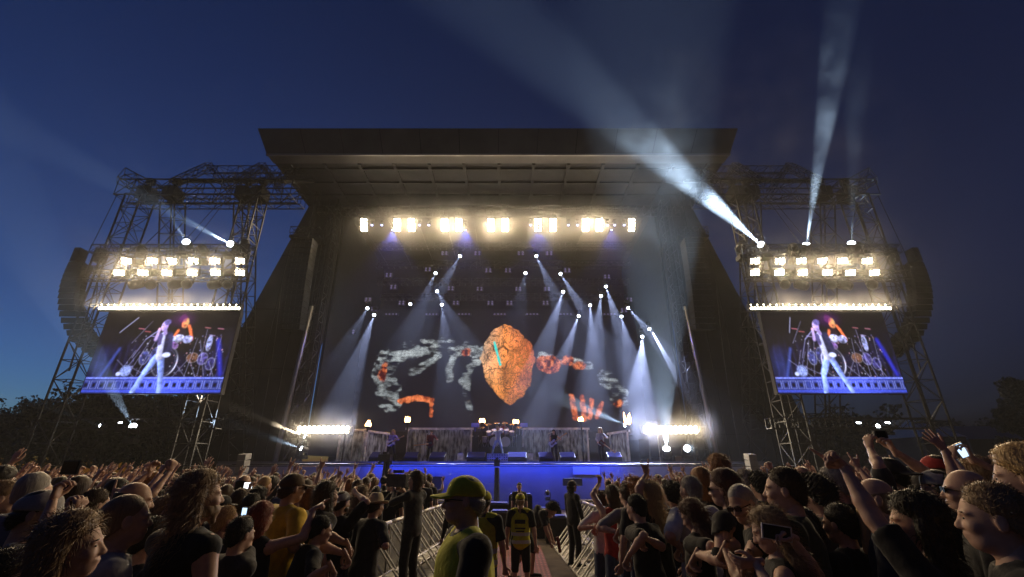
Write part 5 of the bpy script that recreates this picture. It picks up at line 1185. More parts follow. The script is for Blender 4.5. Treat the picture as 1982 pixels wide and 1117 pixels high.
hero(1184, 940, 7.0, 25, 'woman in red strapped dress holding up a small camera by the right barrier', dict(sex='f', hair='bob', hc='brown', top='tank', shirt='red', arms={'L': {'px': (1160, 935, 7.2), 'hand': 'grip', 'dirw': (.1, 0, 1)}}))
hero(1162, 950, 7.6, 30, 'brown haired person in a white t-shirt far along the right barrier', dict(hair='short', hc='brown', shirt='white', arms={'L': rail(1152, 1020, 7.3)}))
hero(1765, 957, 2.35, 34, 'person in black pointing a long bare arm up to the left, right foreground', dict(hair='messy', hc='dark', shirt=B, build=1.1, head=(.4, .05, 0), arms={'L': {'px': (1626, 893, 2.45), 'hand': 'point', 'dirw': (-.50, .1, .5), 'palmw': (0, -.5, -1), 'pole': (-.2, -.2, -1)}}))
hero(1688, 921, 3.05, 50, 'pale bald man with a long fair beard and navy t-shirt on the right', dict(hair='bald', hc='light', beard='longbeard', bc='blond', shirt='navy', build=1.15, head=(.2, .1, 0)))
hero(1634, 918, 4.2, 44, 'person with a red bandana in profile on the right', dict(hair='short', hc='dark', cap='bandana', capc='red', shirt=B, skin=1))
hero(1609, 901, 4.1, 44, 'grey haired man in glasses left of the red bandana', dict(hair='short', hc='grey', glasses=1, shirt=B))
hero(1862, 904, 2.9, 52, 'bald man with thin black glasses on the right', dict(hair='bald', hc='brown', glasses=1, shirt='charcoal', head=(.1, .1, 0)))
hero(1908, 934, 1.95, 48, 'young man with short brown hair large in the lower right corner', dict(hair='short', hc='light', shirt=B, head=(.15, .05, 0), build=1.05))
hero(1808, 907, 3.9, 29, 'person with dark curls and a cap worn backwards, left of the bald man in glasses', dict(hair='curly', hc='dark', cap='capback', capc='grey', shirt=B))
hero(1762, 900, 5.3, 44, 'bearded man in a small dark cap looking up left, right crowd', dict(hair='short', hc='dark', cap='cap', capc='charcoal', beard='beard', shirt=B, head=(0, .3, 0)))
hero(1807, 879, 4.6, 24, 'person in a bright red cap in the right crowd', dict(hair='short', hc='brown', cap='capback', capc='red', shirt=B), smax=1.15)
hero(1972, 864, 2.3, 29, 'person with thick blond hair cut by the right edge', dict(sex='f', hair='bob', hc='blond', shirt='olive', head=(.2, 0, 0)), smax=1.2)
hero(1716, 884, 4.1, 30, 'person in a dark cap holding a compact camera up with both hands, right', dict(hair='short', hc='dark', cap='capback', capc='charcoal', shirt='charcoal', arms={'L': {'px': (1684, 868, 4.15), 'hand': 'grip', 'dirw': (.1, 0, 1), 'palmw': (1, .3, 0), 'mirror': True}, 'R': {'px': (1730, 872, 4.15), 'hand': 'grip', 'dirw': (-.3, 0, 1), 'palmw': (-1, .3, 0), 'mirror': False}}), smax=1.14)
p = P(1703, 841, 4.2); r0 = empty('compact_camera', p, 'compact camera held up by two hands on the right', 'camera')
MB().box(p, (.115, .03, .065)).build('camera_body', M_cas, r0); MB().lathe(p + Vector((.01, .015, 0)), (0, 1, 0), [(0, .028), (.03, .026)], 12).build('lens', M_cas, r0); MB().box(p + Vector((0, -.0165, 0)), (.08, .003, .05)).build('screen', mat('black_screen', (.01, .01, .012), .15), r0)
hero(1852, 912, 3.75, 29, 'person hidden behind the bald man, one bare arm stretched high with a pointing hand', dict(hair='short', hc='brown', shirt=B, arms={'L': {'px': (1818, 838, 3.8), 'hand': 'open', 'dirw': (-.45, .1, .8), 'palmw': (0, 1, 0), 'pole': (0, -.3, -1)}}))
hero(1885, 888, 4.4, 29, 'person holding up a phone with a pale blue screen, right crowd', dict(hair='messy', hc='light', shirt='brown', arms={'L': {'px': (1845, 888, 4.3), 'hand': 'grip', 'dirw': (.2, 0, 1), 'palmw': (1, .2, 0), 'mirror': True}, 'R': {'px': (1878, 885, 4.3), 'hand': 'grip', 'dirw': (-.2, 0, 1), 'palmw': (-1, .2, 0), 'mirror': False}}))
phone(1861, 872, 4.3, .075, .13, -15, 'phone with a pale blue screen tilted in the right crowd', M_scr, tilt=-20)
hero(1955, 915, 3.5, 44, 'person in a round dark knitted cap near the right edge', dict(hair='short', hc='dark', cap='capback', capc='brown', shirt=B))
hero(1745, 922, 4.6, 24, 'person with flat brown hair behind the pointing arm', dict(hair='bob', hc='brown', shirt='charcoal'))
hero(1545, 985, 3.3, 39, 'dark haired person in a brown top behind the woman with the pale phone', dict(hair='bob', hc='dark', shirt='brown'))
hero(1620, 975, 3.2, 29, 'dark haired person in a black top below the grey haired man', dict(hair='short', hc='dark', shirt=B))

# stewards and crew in the corridor
def over_vest(root, sp, bpH=1.0, m=None):
    """open hi-vis waistcoat over the shirt, with reflective bands"""
    lean = 0
    chest = np.array([0, 0, 1.30])
    def fn(X, Y, Z):
        f = ell(X, Y, Z, chest, (.182 * bpH, .132 * bpH, .225)); f = smin(f, ell(X, Y, Z, (0, .01, 1.10), (.172 * bpH, .142 * bpH, .19)), .07); f = smin(f, ell(X, Y, Z, (0, 0, .95), (.185 * bpH, .148 * bpH, .14)), .05)
        for s in (-1, 1): f = smin(f, cone(X, Y, Z, (s * .05, -.01, 1.47), (s * .14 * bpH, -.01, 1.455), .07, .064), .03)
        f = f + .007 * lump(X, Y, Z, 24, 4)
        for s in (-1, 1): f = np.maximum(f, .088 - np.sqrt((X - s * .245 * bpH) ** 2 + (Y * .8) ** 2 + ((Z - 1.34) * .62) ** 2))
        f = np.maximum(f, .095 - np.sqrt(X ** 2 + (Y - .03) ** 2 + (Z - 1.56) ** 2)); f = np.maximum(f, .80 - Z); return f
    V, F = surface(fn, (-.32, -.25, .76), (.32, .25, 1.6), .014)
    o = npmesh('hi_vis_vest', V, F, CM['hi_vis'], parent=root)
    zc = V[F].mean(1)[:, 2]; yc = V[F].mean(1)[:, 1]
    for z0, z1 in ((.93, .985), (1.06, 1.115)):
        sel = (zc > z0) & (zc < z1); Fs = F[sel]; c = np.array([0, 0, 1.0]); n_ = V - np.array([0, 0, 0]); n_ = n_.copy(); n_[:, 2] = 0; n_ /= np.linalg.norm(n_, axis=1)[:, None] + 1e-6
        npmesh('reflective_band', V + n_ * .003, Fs, mat('reflective_tape', (.5, .5, .48), .3, .3), parent=o)
    return o
r_, l_, a_, s_, b_ = hero(905, 917, 2.75, 108, 'security steward in a yellow cap and hi-vis vest, in profile in the foreground', dict(hair='short', hc='grey', cap='cap', capc='hi_vis', top='polo', shirt=B, build=1.2, glasses=1, head=(-.1, .05, 0), arms={'L': {'t': (-.22, .25, 1.0), 'hand': 'relax'}, 'R': {'t': (.25, .22, .98), 'hand': 'relax'}}))
over_vest(r_, None, 1.22)
r_, l_, a_, s_, b_ = hero(938, 948, 6.2, -15, 'steward in a yellow vest half hidden behind the foreground steward', dict(hair='short', hc='dark', cap='cap', capc='hi_vis', shirt=B), lod=0); over_vest(r_, None, 1.05)
r_, l_, a_, s_, b_ = hero(1007, 953, 8.8, -4, 'woman steward with fair ponytail, yellow cap, hi-vis vest and black shorts on the red walkway', dict(sex='f', hair='pony', hc='light', cap='cap', capc='hi_vis', shirt=B, pants=B, shorts=1, arms={'R': {'t': (.30, -.05, .80), 'hand': 'relax'}})); vv = over_vest(r_, None, 1.02)
for z0, h_, w_ in ((1.30, .07, .20), (1.19, .025, .20), (1.14, .02, .16)): MB().box((0, 0, 0), (w_, .004, h_)).build('dark_print', CM['black'], None); o_ = C.objects[-1]; o_.parent = vv; o_.location = (0, -.150, z0)
hero(1068, 968, 10.3, -100, 'man in dark shorts bending forward beside the woman steward', dict(hair='curly', hc='dark', shirt='charcoal', pants=B, shorts=1, lean=1.0, legs='step', head=(0, -.2, 0), arms={'L': {'t': (-.15, .62, .55), 'hand': 'fist', 'dir': (0, .1, -1)}, 'R': {'t': (.2, .62, .50), 'hand': 'fist', 'dir': (0, .1, -1)}}), gnd=0, smin_=.8)
p = P(1079, 1050, 10.4); tag(MB().tube(p + Vector((0, 0, .1)), p + Vector((.05, 0, -.18)), .035, 8).build('bottle', CM['maroon'], loc=p), 'dark red bottle in the hand of the bending man', 'bottle')
hero(1106, 929, 11.5, -60, 'dark dressed crew member in a cap standing at the end of the right barrier', dict(hair='bob', hc='dark', cap='cap', capc='charcoal', top='long', shirt=B, pants=B), gnd=0)
hero(806, 912, 8.0, 62, 'cameraman in dark clothes standing tall at the left barrier, aiming at the crowd', dict(hair='bob', hc='brown', top='long', shirt='charcoal', pants=B, head=(.2, 0, 0), arms={'L': {'t': (-.05, .38, 1.48), 'hand': 'grip', 'dir': (.2, .6, .6)}, 'R': {'t': (.12, .30, 1.45), 'hand': 'grip', 'dir': (0, .6, .7)}}), gnd=.22)
p = P(772, 930, 8.25); r0 = empty('video_camera', p, 'shoulder video camera aimed left by the cameraman at the left barrier', 'camera')
q = Matrix.Rotation(R(62), 3, 'Z'); MB().box(p, (.14, .42, .2), q).box(p + q @ Vector((0, .02, .14)), (.05, .2, .05), q).build('camera_body', M_cas, r0); MB().lathe(p + q @ Vector((0, .2, 0)), q @ Vector((0, 1, 0)), [(0, .05), (.12, .055), (.16, .07)], 14).build('lens', M_cas, r0)
hero(885, 950, 9.5, 150, 'crew member in black behind the foreground steward', dict(hair='short', hc='dark', top='long', shirt=B, pants=B), gnd=0)
hero(1005, 934, 15.5, 180, 'crew member sitting low among the blue lit consoles before the stage', dict(hair='short', hc='dark', shirt=B, pants=B), gnd=-.0, smin_=.85, lod=1)
for k, (x0, x1, y0, Y) in enumerate(((930, 985, 975, 16.5), (985, 1030, 958, 16.9), (1035, 1085, 985, 16.2), (1055, 1095, 1000, 15.2), (950, 985, 990, 15.4))):
    a = P(x0, 1000, Y).x; b2 = P(x1, 1000, Y).x; z_ = P(991, y0, Y).z; r0 = empty('control_desk', ((a + b2) / 2, Y, 0), f'blue lit equipment desk in the pit below the stage, {ORD[k]} of the five', 'equipment', 'equipment in the pit')
    MB().box(((a + b2) / 2, Y, z_ / 2), (b2 - a, .7, max(.3, z_))).build('body', M_cab, r0); MB().box(((a + b2) / 2, Y - .1, z_ + .03), (b2 - a - .1, .5, .05)).build('top_panel', mat('blue_console', (.08, .12, .5), .3), r0)
    MB().tube((a, Y - .36, z_), (b2, Y - .36, z_), .02, 5).build('edge_rail', M_rail, r0)
light('AREA', 'pit_lamp', (.0, 19.5, 2.2), (0, 15, 0), 30, (.05, .12, 1), (4, .3))
# camera on its column in front of the stage, cameraman silhouette
p = P(962, 905, 24.6); r0 = empty('column_camera', (p.x, 24.6, 0), 'black remote camera on a tall column at the centre of the stage front', 'camera')
MB().tube((p.x, 24.6, 0), (p.x, 24.6, p.z), .16, 10, .13).build('column', M_cas, r0); MB().box((p.x, 24.6, p.z + .2), (.3, .45, .3)).box((p.x, 24.6, p.z + .42), (.16, .3, .12)).build('camera_body', M_cas, r0)
hero(751, 876, 24.4, 40, 'cameraman silhouette on a platform before the left part of the stage', dict(hair='short', hc='dark', top='long', shirt=B, pants=B, arms={'L': {'t': (-.2, .4, 1.45), 'hand': 'grip'}, 'R': {'t': (.2, .4, 1.4), 'hand': 'grip'}}), gnd=.95, lod=1)
p = P(746, 886, 24.0); tag(MB().box(p, (.6, .5, .3)).box(p + Vector((0, 0, .22)), (.25, .25, .12)).lathe(p + Vector((-.2, .2, 0)), (-.4, 1, 0), [(0, .1), (.3, .12)], 10).tube(p, (p.x, 24.0, .95), .05).build('video_camera', M_cas, loc=p), 'large black broadcast camera in front of the left guitarist', 'camera')
tag(MB().box((p.x, 24.3, .475), (1.6, 1.4, .95)).build('camera_platform', M_black, loc=(p.x, 24.3, 0)), 'low black platform under the cameraman at the stage front', 'platform')

# ------------------------------------------------------------------ the band
def guitar(c, ax, nrm, m, label, L=1.0):
    """body centre c, neck along ax, front along nrm"""
    c = Vector(c); ax = Vector(ax).normalized(); nn = Vector(nrm); nn = (nn - ax * nn.dot(ax)).normalized(); sd = ax.cross(nn)
    r0 = empty('guitar', c, label, 'guitar'); pr = [(-.20, .02), (-.19, .12), (-.10, .165), (.0, .12), (.06, .115), (.15, .15), (.22, .12), (.17, .06), (.16, 0), (.17, -.05), (.20, -.10), (.12, -.135), (.04, -.11), (-.04, -.12), (-.12, -.165), (-.19, -.11)]
    MB().prism([c + ax * x * L + sd * y * L + nn * .02 for x, y in pr], -nn * .05).build('guitar_body', m, r0)
    MB().prism([c + ax * .10 + sd * .03 + nn * .035, c + ax * .72 * L + sd * .022 + nn * .035, c + ax * .72 * L - sd * .022 + nn * .035, c + ax * .10 - sd * .03 + nn * .035], -nn * .03).build('neck', mat('maple', (.45, .28, .14), .4), r0)
    MB().prism([c + ax * .72 * L + sd * .03 + nn * .03, c + ax * .90 * L + sd * .05 + nn * .03, c + ax * .90 * L - sd * .03 + nn * .03, c + ax * .72 * L - sd * .03 + nn * .03], -nn * .02).build('headstock', mat('maple', (.45, .28, .14), .4), r0)
    MB().prism([c - ax * .12 + sd * .08 + nn * .024, c + ax * .14 + sd * .07 + nn * .024, c + ax * .1 - sd * .02 + nn * .024, c - ax * .14 - sd * .03 + nn * .024], nn * .004).build('pickguard', mat('pickguard', (.05, .05, .05), .3), r0)
def musician(px, Y, yaw, top, label, sp, gz_=ZD):
    x = P(px, 880, Y).x; s = (P(px, top, Y).z - gz_) / 1.80; s = max(.88, min(1.08, s)); root, bp = person(dict(sp, seed=px), (x, Y, gz_), R(yaw), s, label, None, 0)
    return Vector((x, Y, gz_)), s
GA = {'R': {'t': (.10, .25, 1.02), 'hand': 'grip'}, 'L': {'t': (-.40, .28, 1.22), 'hand': 'grip'}}
w0, s = musician(757, 27.5, 165, 832, 'long blond haired guitarist in a blue jacket with a white guitar, left of the stage', dict(hair='messy', hc='blond', top='long', shirt='violet', pants=B, arms=GA, legs='wide'))
guitar(w0 + Vector((-.05, -.26, 1.02)), (.85, -.1, .42), (0, -1, .1), mat('white_lacquer', (.75, .74, .7), .25), 'white electric guitar of the blond guitarist on the left')
w0, s = musician(832, 27.8, 178, 832, 'dark haired guitarist in a red and white waistcoat before the left plank wall', dict(hair='short', hc='dark', cap='bandana', capc='charcoal', glasses=1, top='tee', shirt='maroon', pants='charcoal', arms=GA))
guitar(w0 + Vector((-.02, -.24, 1.0)), (-.75, -.1, -.1), (0, -1, .1), mat('dark_lacquer', (.08, .02, .02), .25), 'dark red electric guitar held low by the guitarist in the waistcoat')
w0, s = musician(963, 26.9, 180, 828, 'singer in a white shirt, dark waistcoat and pale jeans standing wide legged at the centre', dict(hair='short', hc='light', top='long', shirt='white', pants='pale_jeans', legs='wide', arms={'R': {'t': (.35, .10, 1.25), 'hand': 'relax'}, 'L': {'t': (-.10, .22, 1.55), 'hand': 'fist', 'dir': (.3, .2, .8)}}), ZD + .36)
tag(MB().tube(w0 + Vector((-.02, -.25, 1.5)), w0 + Vector((.10, -.3, 1.68)), .02, 6, .032).build('microphone', M_cas, loc=w0 + Vector((0, -.25, 1.55))), 'microphone in the hand of the singer', 'microphone')
musician(974, 30.9, 180, 830, 'drummer seated behind the drum kit', dict(hair='bob', hc='light', top='tank', shirt='maroon', skin=1, arms={'L': {'t': (-.35, .35, 1.3), 'hand': 'fist'}, 'R': {'t': (.35, .35, 1.25), 'hand': 'fist'}}), ZD + .95)
w0, s = musician(1073, 27.4, 172, 832, 'dark curly haired bass player in a black sleeveless top right of the centre', dict(hair='messy', hc='dark', top='vest', shirt=B, pants='charcoal', legs='step', arms=GA))
guitar(w0 + Vector((-.1, -.26, 1.0)), (.80, -.1, .55), (0, -1, .1), mat('white_lacquer', (.75, .74, .7), .25), 'white bass guitar pointing up to the right', 1.12)
w0, s = musician(1165, 27.3, 150, 828, 'blond guitarist in a grey top and white trainers at the right of the stage', dict(hair='messy', hc='blond', top='long', shirt='grey', pants=B, legs='step', arms=GA))
guitar(w0 + Vector((.02, -.28, 1.0)), (.6, -.3, -.5), (.1, -1, .1), mat('dark_lacquer', (.08, .02, .02), .25), 'dark guitar held low by the blond guitarist on the right')
# dark lettering on the back of the white t-shirt
bpy.context.view_layer.update()
wt = [o for o in C.objects if o.get('label', '').startswith('man in a white t-shirt')][0]; sh_ = [o for o in wt.children if o.name.startswith('t_shirt')][0]
for txt, zc, sz, xc in (('&', 1.33, .10, -.07), ('Fa', 1.20, .12, -.02)):
    cu = bpy.data.curves.new('lettering', 'FONT'); cu.body = txt; cu.size = sz; cu.align_x = 'CENTER'; o_ = bpy.data.objects.new('tmp', cu); C.objects.link(o_)
    me = bpy.data.meshes.new_from_object(o_.evaluated_get(bpy.context.evaluated_depsgraph_get())); bpy.data.objects.remove(o_)
    for v in me.vertices:
        x_, z_ = v.co.x + xc, v.co.y + zc; ok, loc_, nr, _ = sh_.ray_cast(Vector((x_, -1, z_)), Vector((0, 1, 0))); v.co = (x_, (loc_.y - .004) if ok else -.13, z_)
    me.materials.clear(); me.materials.append(CM['black']); o2 = bpy.data.objects.new('lettering', me); C.objects.link(o2); o2.parent = sh_
# ------------------------------------------------------------------ the standing crowd: copies of prototypes
def arm_up(side, x, y, z, hand, palm=(0, 1, 0)): return {side: {'t': (x, y, z), 'hand': hand, 'palm': palm, 'dir': (x * .2, .25, 1)}}
PR = [dict(hair='short', hc='brown', shirt=B), dict(hair='short', hc='dark', shirt='charcoal', arms=arm_up('R', .28, .22, 1.90, 'horns')), dict(hair='long', hc='light', shirt=B, sex='f'),
      dict(hair='curly', hc='dark', shirt='grey', arms=arm_up('L', -.30, .30, 1.85, 'open')), dict(hair='bald', hc='dark', shirt=B, skin=1), dict(hair='short', hc='light', shirt='navy', arms=arm_up('R', .33, .25, 1.84, 'fist')),
      dict(hair='long', hc='dark', shirt='charcoal', arms=arm_up('L', -.22, .35, 1.88, 'horns')), dict(hair='short', hc='dark', cap='cap', capc='charcoal', shirt=B), dict(hair='bob', hc='brown', shirt='olive', sex='f'),
      dict(hair='messy', hc='brown', shirt=B, arms={**arm_up('R', .30, .25, 1.86, 'open'), **arm_up('L', -.32, .25, 1.88, 'open')}), dict(hair='buzz', hc='brown', shirt='grey', arms=arm_up('R', .2, .40, 1.80, 'point')), dict(hair='short', hc='grey', shirt=B),
      dict(hair='pony', hc='blond', shirt='maroon', sex='f', arms=arm_up('R', .25, .2, 1.92, 'horns')), dict(hair='curly', hc='ginger', shirt=B), dict(hair='short', hc='brown', cap='capback', capc='navy', shirt='white', arms=arm_up('L', -.25, .28, 1.9, 'horns')),
      dict(hair='short', hc='dark', shirt=B, arms={**arm_up('R', .22, .32, 1.86, 'grip', (-1, 0, 0)), **arm_up('L', -.10, .36, 1.86, 'grip', (1, 0, 0))})]
HN = {'short': '{} hair', 'curly': 'curly {} hair', 'long': 'long {} hair', 'bald': 'a bald head', 'buzz': 'shaven {} hair', 'bob': 'bobbed {} hair', 'messy': 'tousled {} hair', 'pony': 'a {} ponytail'}
AN = ['arms down', 'right horns up', 'arms down', 'left palm up', 'arms down', 'right fist up', 'left horns up', 'arms down', 'arms down', 'both palms up', 'right finger up', 'arms down', 'right horns up', 'arms down', 'left horns up', 'both hands up']
protos = []
for k, sp in enumerate(PR):
    sp['seed'] = k + 40; sp['pants'] = 'jeans'; sp['build'] = 1.0 + .05 * (k % 3)
    r0, bp = person(sp, (0, 0, 0), 0, 1, 'x', None, 1); protos.append(r0)
def inside(x, y, m=.38):
    if y < 14.3: return x < bl(y) - m or x > br(y) + m
    lim = 14.6 + (abs(x) - 2.5) / 1.05 * .35 - .5
    return abs(x) > 2.3 and (y < lim if abs(x) < 14.5 else y < 18.6)
pts = []; cell = {}
rg = random.Random(11)
def try_add(x, y, dmin):
    k = (int(x / .6), int(y / .6))
    for i in range(-1, 2):
        for j in range(-1, 2):
            for (a, b2) in cell.get((k[0] + i, k[1] + j), ()):
                if (a - x) ** 2 + (b2 - y) ** 2 < dmin * dmin: return False
    cell.setdefault(k, []).append((x, y)); return True
for h_ in HEROES: cell.setdefault((int(h_[0] / .6), int(h_[1] / .6)), []).append((h_[0], h_[1]))
cand = []
for _ in range(26000):
    y = 2.3 + 16.5 * rg.random() ** .8; x = rg.uniform(-1.28 * y - .6, 1.28 * y + .6)
    if not inside(x, y) or not try_add(x, y, .47 if y < 9 else .52): continue
    up_ok = y > 4.6; s = rg.uniform(.90, 1.03) if y < 5.2 else rg.uniform(.90, 1.08); px, py = proj(x, y, gz(y) + 1.8 * s); hw = 95 / y * 1.15
    bad = False
    for (hx, hy, qx, qy, w_, hY) in HEROES:
        if y < hY - .05 and abs(px - qx) < hw + w_ * .9 and py < qy + 250 / hY: bad = True; break
    if bad: continue
    cand.append((y, x, s, up_ok))
cand.sort(); NI = 300 - len(HEROES) - 6
ind = cand[:NI]; rest = cand[NI:]
firstuse = [True] * len(protos)
shirts = [B, B, B, 'charcoal', 'charcoal', 'navy', 'grey', 'white', 'olive', 'maroon', B, 'red', 'denim', 'charcoal', B]
ups = [k for k in range(len(PR)) if PR[k].get('arms')]; dn = [k for k in range(len(PR)) if not PR[k].get('arms')]
ROWS = {}
for n_, (y, x, s, up_ok) in enumerate(ind):
    k = rg.choice(ups if (up_ok and rg.random() < .64) else dn)
    o = protos[k] if firstuse[k] else copy_tree(protos[k]); firstuse[k] = False
    o.location = (x, y, gz(y)); o.scale = (s,) * 3; yw = math.atan2(x + .9, 27 - y) + rg.uniform(-.3, .3); o.rotation_euler = (0, 0, yw)
    sh = rg.choice(shirts)
    for ch in o.children:
        if ch.name.startswith(('t_shirt',)): ch.material_slots[0].link = 'OBJECT'; ch.material_slots[0].material = CM[sh]
    sp = PR[k]; hn = HN[sp['hair']].format({'hc': 1} and sp['hc']); cp = f' and {sp["capc"]} cap' if sp.get('cap') else ''
    side = 'left' if x < 0 else 'right'
    px, py = proj(x, y, 1.7)
    # nearest hero for a landmark
    o['label'] = f'person with {hn}{cp}, {sh} t-shirt, {AN[k]}'
    o['_meta'] = (px, y, 1 if x > 0 else 0); o['group'] = f'people standing in the {side} crowd'
for k, r0 in enumerate(protos):
    if firstuse[k]:
        for ch in list(r0.children): bpy.data.objects.remove(ch)
        bpy.data.objects.remove(r0)
# tell look-alikes apart: where they stand
byl = {}
for o in [o for o in C.objects if '_meta' in o]: byl.setdefault(o['label'] + str(o['_meta'][2]), []).append(o)
LM = [(0, 'at the far left edge'), (100, 'above the grey cap'), (170, 'above the raised dark phone'), (240, 'above the two bald men'), (320, 'left of the tall long haired man'), (430, 'behind the black cap'), (500, 'behind the red haired woman'), (570, 'behind the yellow t-shirt'), (640, 'behind the barrier leaners'), (700, 'behind the straw hat'), (770, 'behind the cameraman'),
      (1130, 'by the end of the right barrier'), (1190, 'behind the red dress'), (1250, 'behind the blond raised arm'), (1335, 'behind the white t-shirt'), (1400, 'below the sandy haired tall man'), (1460, 'behind the sunglasses man'), (1520, 'behind the olive t-shirt'), (1600, 'above the dark curly head'), (1650, 'behind the red bandana'), (1710, 'behind the raised camera'), (1780, 'behind the red cap'), (1860, 'behind the bald man in glasses'), (1960, 'at the far right edge')]
seen = {}
for o in [o for o in C.objects if '_meta' in o]:
    px, y, sd_ = o['_meta']; lm = min(LM, key=lambda q: abs(q[0] - px))[1]
    row = 'near' if y < 6 else ('midway' if y < 9 else 'far')
    lab = o['label'].replace('person with ', '').replace(' t-shirt, ', ' top, '); lab = lab.replace('arms down', '').rstrip(', ')
    full = f'{lab}, {row} {lm}'
    o['label'] = full; del o['_meta']
dd = {}
for o in C.objects:
    if o.get('group', '').startswith('people standing'): dd.setdefault(o['label'], []).append(o)
for l_, os_ in dd.items():
    if len(os_) > 1:
        for o, w_ in zip(sorted(os_, key=lambda q: q.location.y), ('nearest', 'second nearest', 'third nearest', 'fourth nearest', 'fifth nearest')): o['label'] = l_.replace(' and navy cap', ', navy cap').replace('arms down', '') + ', ' + w_ if len(l_.split()) < 15 else l_.replace('brown hair and ', '') + ', ' + w_
# far rows as one mass
if rest:
    lo_ = []
    protoL = []
    for k, sp in enumerate(PR):
        bp = body_parts(dict(sp), 2); R_h, hd = bp['R'], bp['hd']; hr = HAIRL[sp['hair']].xf(R_h, hd)
        V, F = join([Mesh(*bp['body']), Mesh(*bp['shirt']), hr]); nb, nsn = len(bp['body'][1]), len(bp['shirt'][1]); mi = np.concatenate([np.zeros(nb), np.ones(nsn), np.full(len(F) - nb - nsn, 2)]).astype(int)
        protoL.append((V, F, mi))
    AV, AF, AM = [], [], []; off = 0
    for (y, x, s, _) in rest:
        k = rg.choice(ups if rg.random() < .6 else dn); V, F, mi = protoL[k]; yw = math.atan2(x + .9, 27 - y) + rg.uniform(-.3, .3); c, s_ = math.cos(yw), math.sin(yw)
        V2 = np.stack([(V[:, 0] * c - V[:, 1] * s_) * s + x, (V[:, 0] * s_ + V[:, 1] * c) * s + y, V[:, 2] * s], 1)
        AV.append(V2); AF.append(F + off); m_ = mi.copy(); m_[mi == 1] = 1 + rg.choice((0, 0, 0, 2, 3)); m_[mi == 2] = 2 if rg.random() < .6 else 5; AM.append(m_); off += len(V)
    o = npmesh('crowd', np.concatenate(AV), np.concatenate(AF), [SKIN[0], CM[B], HM['brown'], CM['charcoal'], CM['grey'], HM['light']])
    AMc = np.concatenate(AM)
    if len(AMc) == len(o.data.polygons): o.data.polygons.foreach_set('material_index', AMc.astype(np.int32))
    tag(o, 'distant packed rows of fans with raised arms before the stage', kind='stuff')
print('HEROES', len(HEROES), 'IND', len(ind), 'REST', len(rest), 'maxY', ind[-1][0])

# ------------------------------------------------------------------ trees, tents, far things
mlf = mat('leaves', (.022, .030, .014), .7, noise=.5, nsc=.8); mbk = mat('bark', (.03, .024, .018), .9, noise=.4, bump=.8, nsc=6)
def tree(x, y, h, w_, label, n=3500, seed=0, leaf=.22, group='trees at the edge of the field'):
    r = np.random.default_rng(seed + int(abs(x) * 10)); root = empty('tree', (x, y, 0), label, 'tree', group)
    mb = MB(); mb.tube((x, y, 0), (x, y, h * .45), h * .028, 8, h * .018); tips = []
    for k in range(9):
        a = r.random() * 6.28; z0 = h * r.uniform(.22, .5); e = Vector((x + math.cos(a) * w_ * r.uniform(.3, .75), y + math.sin(a) * w_ * r.uniform(.3, .75), h * r.uniform(.5, .9))); m_ = Vector((x, y, z0)).lerp(e, .5) + Vector((0, 0, -h * .03))
        mb.tube((x, y, z0), m_, h * .012, 5, h * .008); mb.tube(m_, e, h * .008, 5, h * .003); tips.append(e)
    mb.build('trunk', mbk, root)
    nc = 42; cc = np.stack([r.normal(0, .42, nc) * w_, r.normal(0, .42, nc) * w_, h * (.62 + r.normal(0, .15, nc))], 1); cc[:len(tips)] = [(e.x - x, e.y - y, e.z) for e in tips]
    d = ((cc[:, :2] / w_) ** 2).sum(1) + ((cc[:, 2] - h * .6) / (h * .38)) ** 2; f_ = 1 / np.sqrt(np.maximum(d, 1)); cc[:, :2] *= f_[:, None]; cc[:, 2] = h * .6 + (cc[:, 2] - h * .6) * f_
    q = r.integers(0, nc, n); g = r.normal(size=(n, 3)); g /= np.linalg.norm(g, axis=1)[:, None]; rad = w_ * .27 * r.random((n, 1)) ** .45; c = cc[q] + g * rad * [1, 1, .75]
    u = r.normal(size=(n, 3)); u /= np.linalg.norm(u, axis=1)[:, None]; v = np.cross(u, r.normal(size=(n, 3))); v /= np.linalg.norm(v, axis=1)[:, None]; s_ = leaf * (.6 + .8 * r.random((n, 1)))
    V = np.concatenate([c - u * s_, c - v * s_ * .6, c + u * s_, c + v * s_ * .6]); a = np.arange(n)
    npmesh('crown', V, np.stack([a, a + n, a + 2 * n, a + 3 * n], 1), mlf, parent=root, smooth=False)
PL = ['at the far left end of the dark tree line', 'second from the left in the dark tree line', 'third from the left in the tree line', 'behind the left tower leg', 'left under the left screen', 'under the middle of the left screen', 'under the right end of the left screen', 'behind the left tower inner leg', 'beside the stage left wing', 'low in front of the left tower']
for k, (px, Y, top, w_) in enumerate(((10, 62, 776, 5), (60, 66, 768, 5.5), (120, 60, 776, 5), (185, 44, 742, 5.0), (245, 41, 752, 4.6), (305, 43, 758, 5), (365, 40, 764, 4.6), (420, 46, 770, 5), (470, 44, 772, 4.4), (150, 52, 775, 5))):
    p = P(px, top, Y); tree(p.x, Y, p.z + .3, w_, 'dark leafy tree ' + PL[k], 5200 if Y < 50 else 3600, k, .2, 'dark trees on the left')
for k, (px, Y, top, w_) in enumerate(((30, 75, 800, 8), (90, 72, 805, 8), (215, 50, 800, 7), (330, 50, 800, 7), (440, 50, 800, 7))):
    p = P(px, top, Y); tree(p.x, Y, p.z + .3, w_, f'low dense dark tree in the second row on the left, {ORD[k]} from the left', 4500, 50 + k, .3, 'low dark trees on the left')
PR2 = ['by the right screen tower base', 'just left of the right tower leg', 'just right of the right tower leg', 'behind the white tent', 'right of the white tent', 'near the right edge']
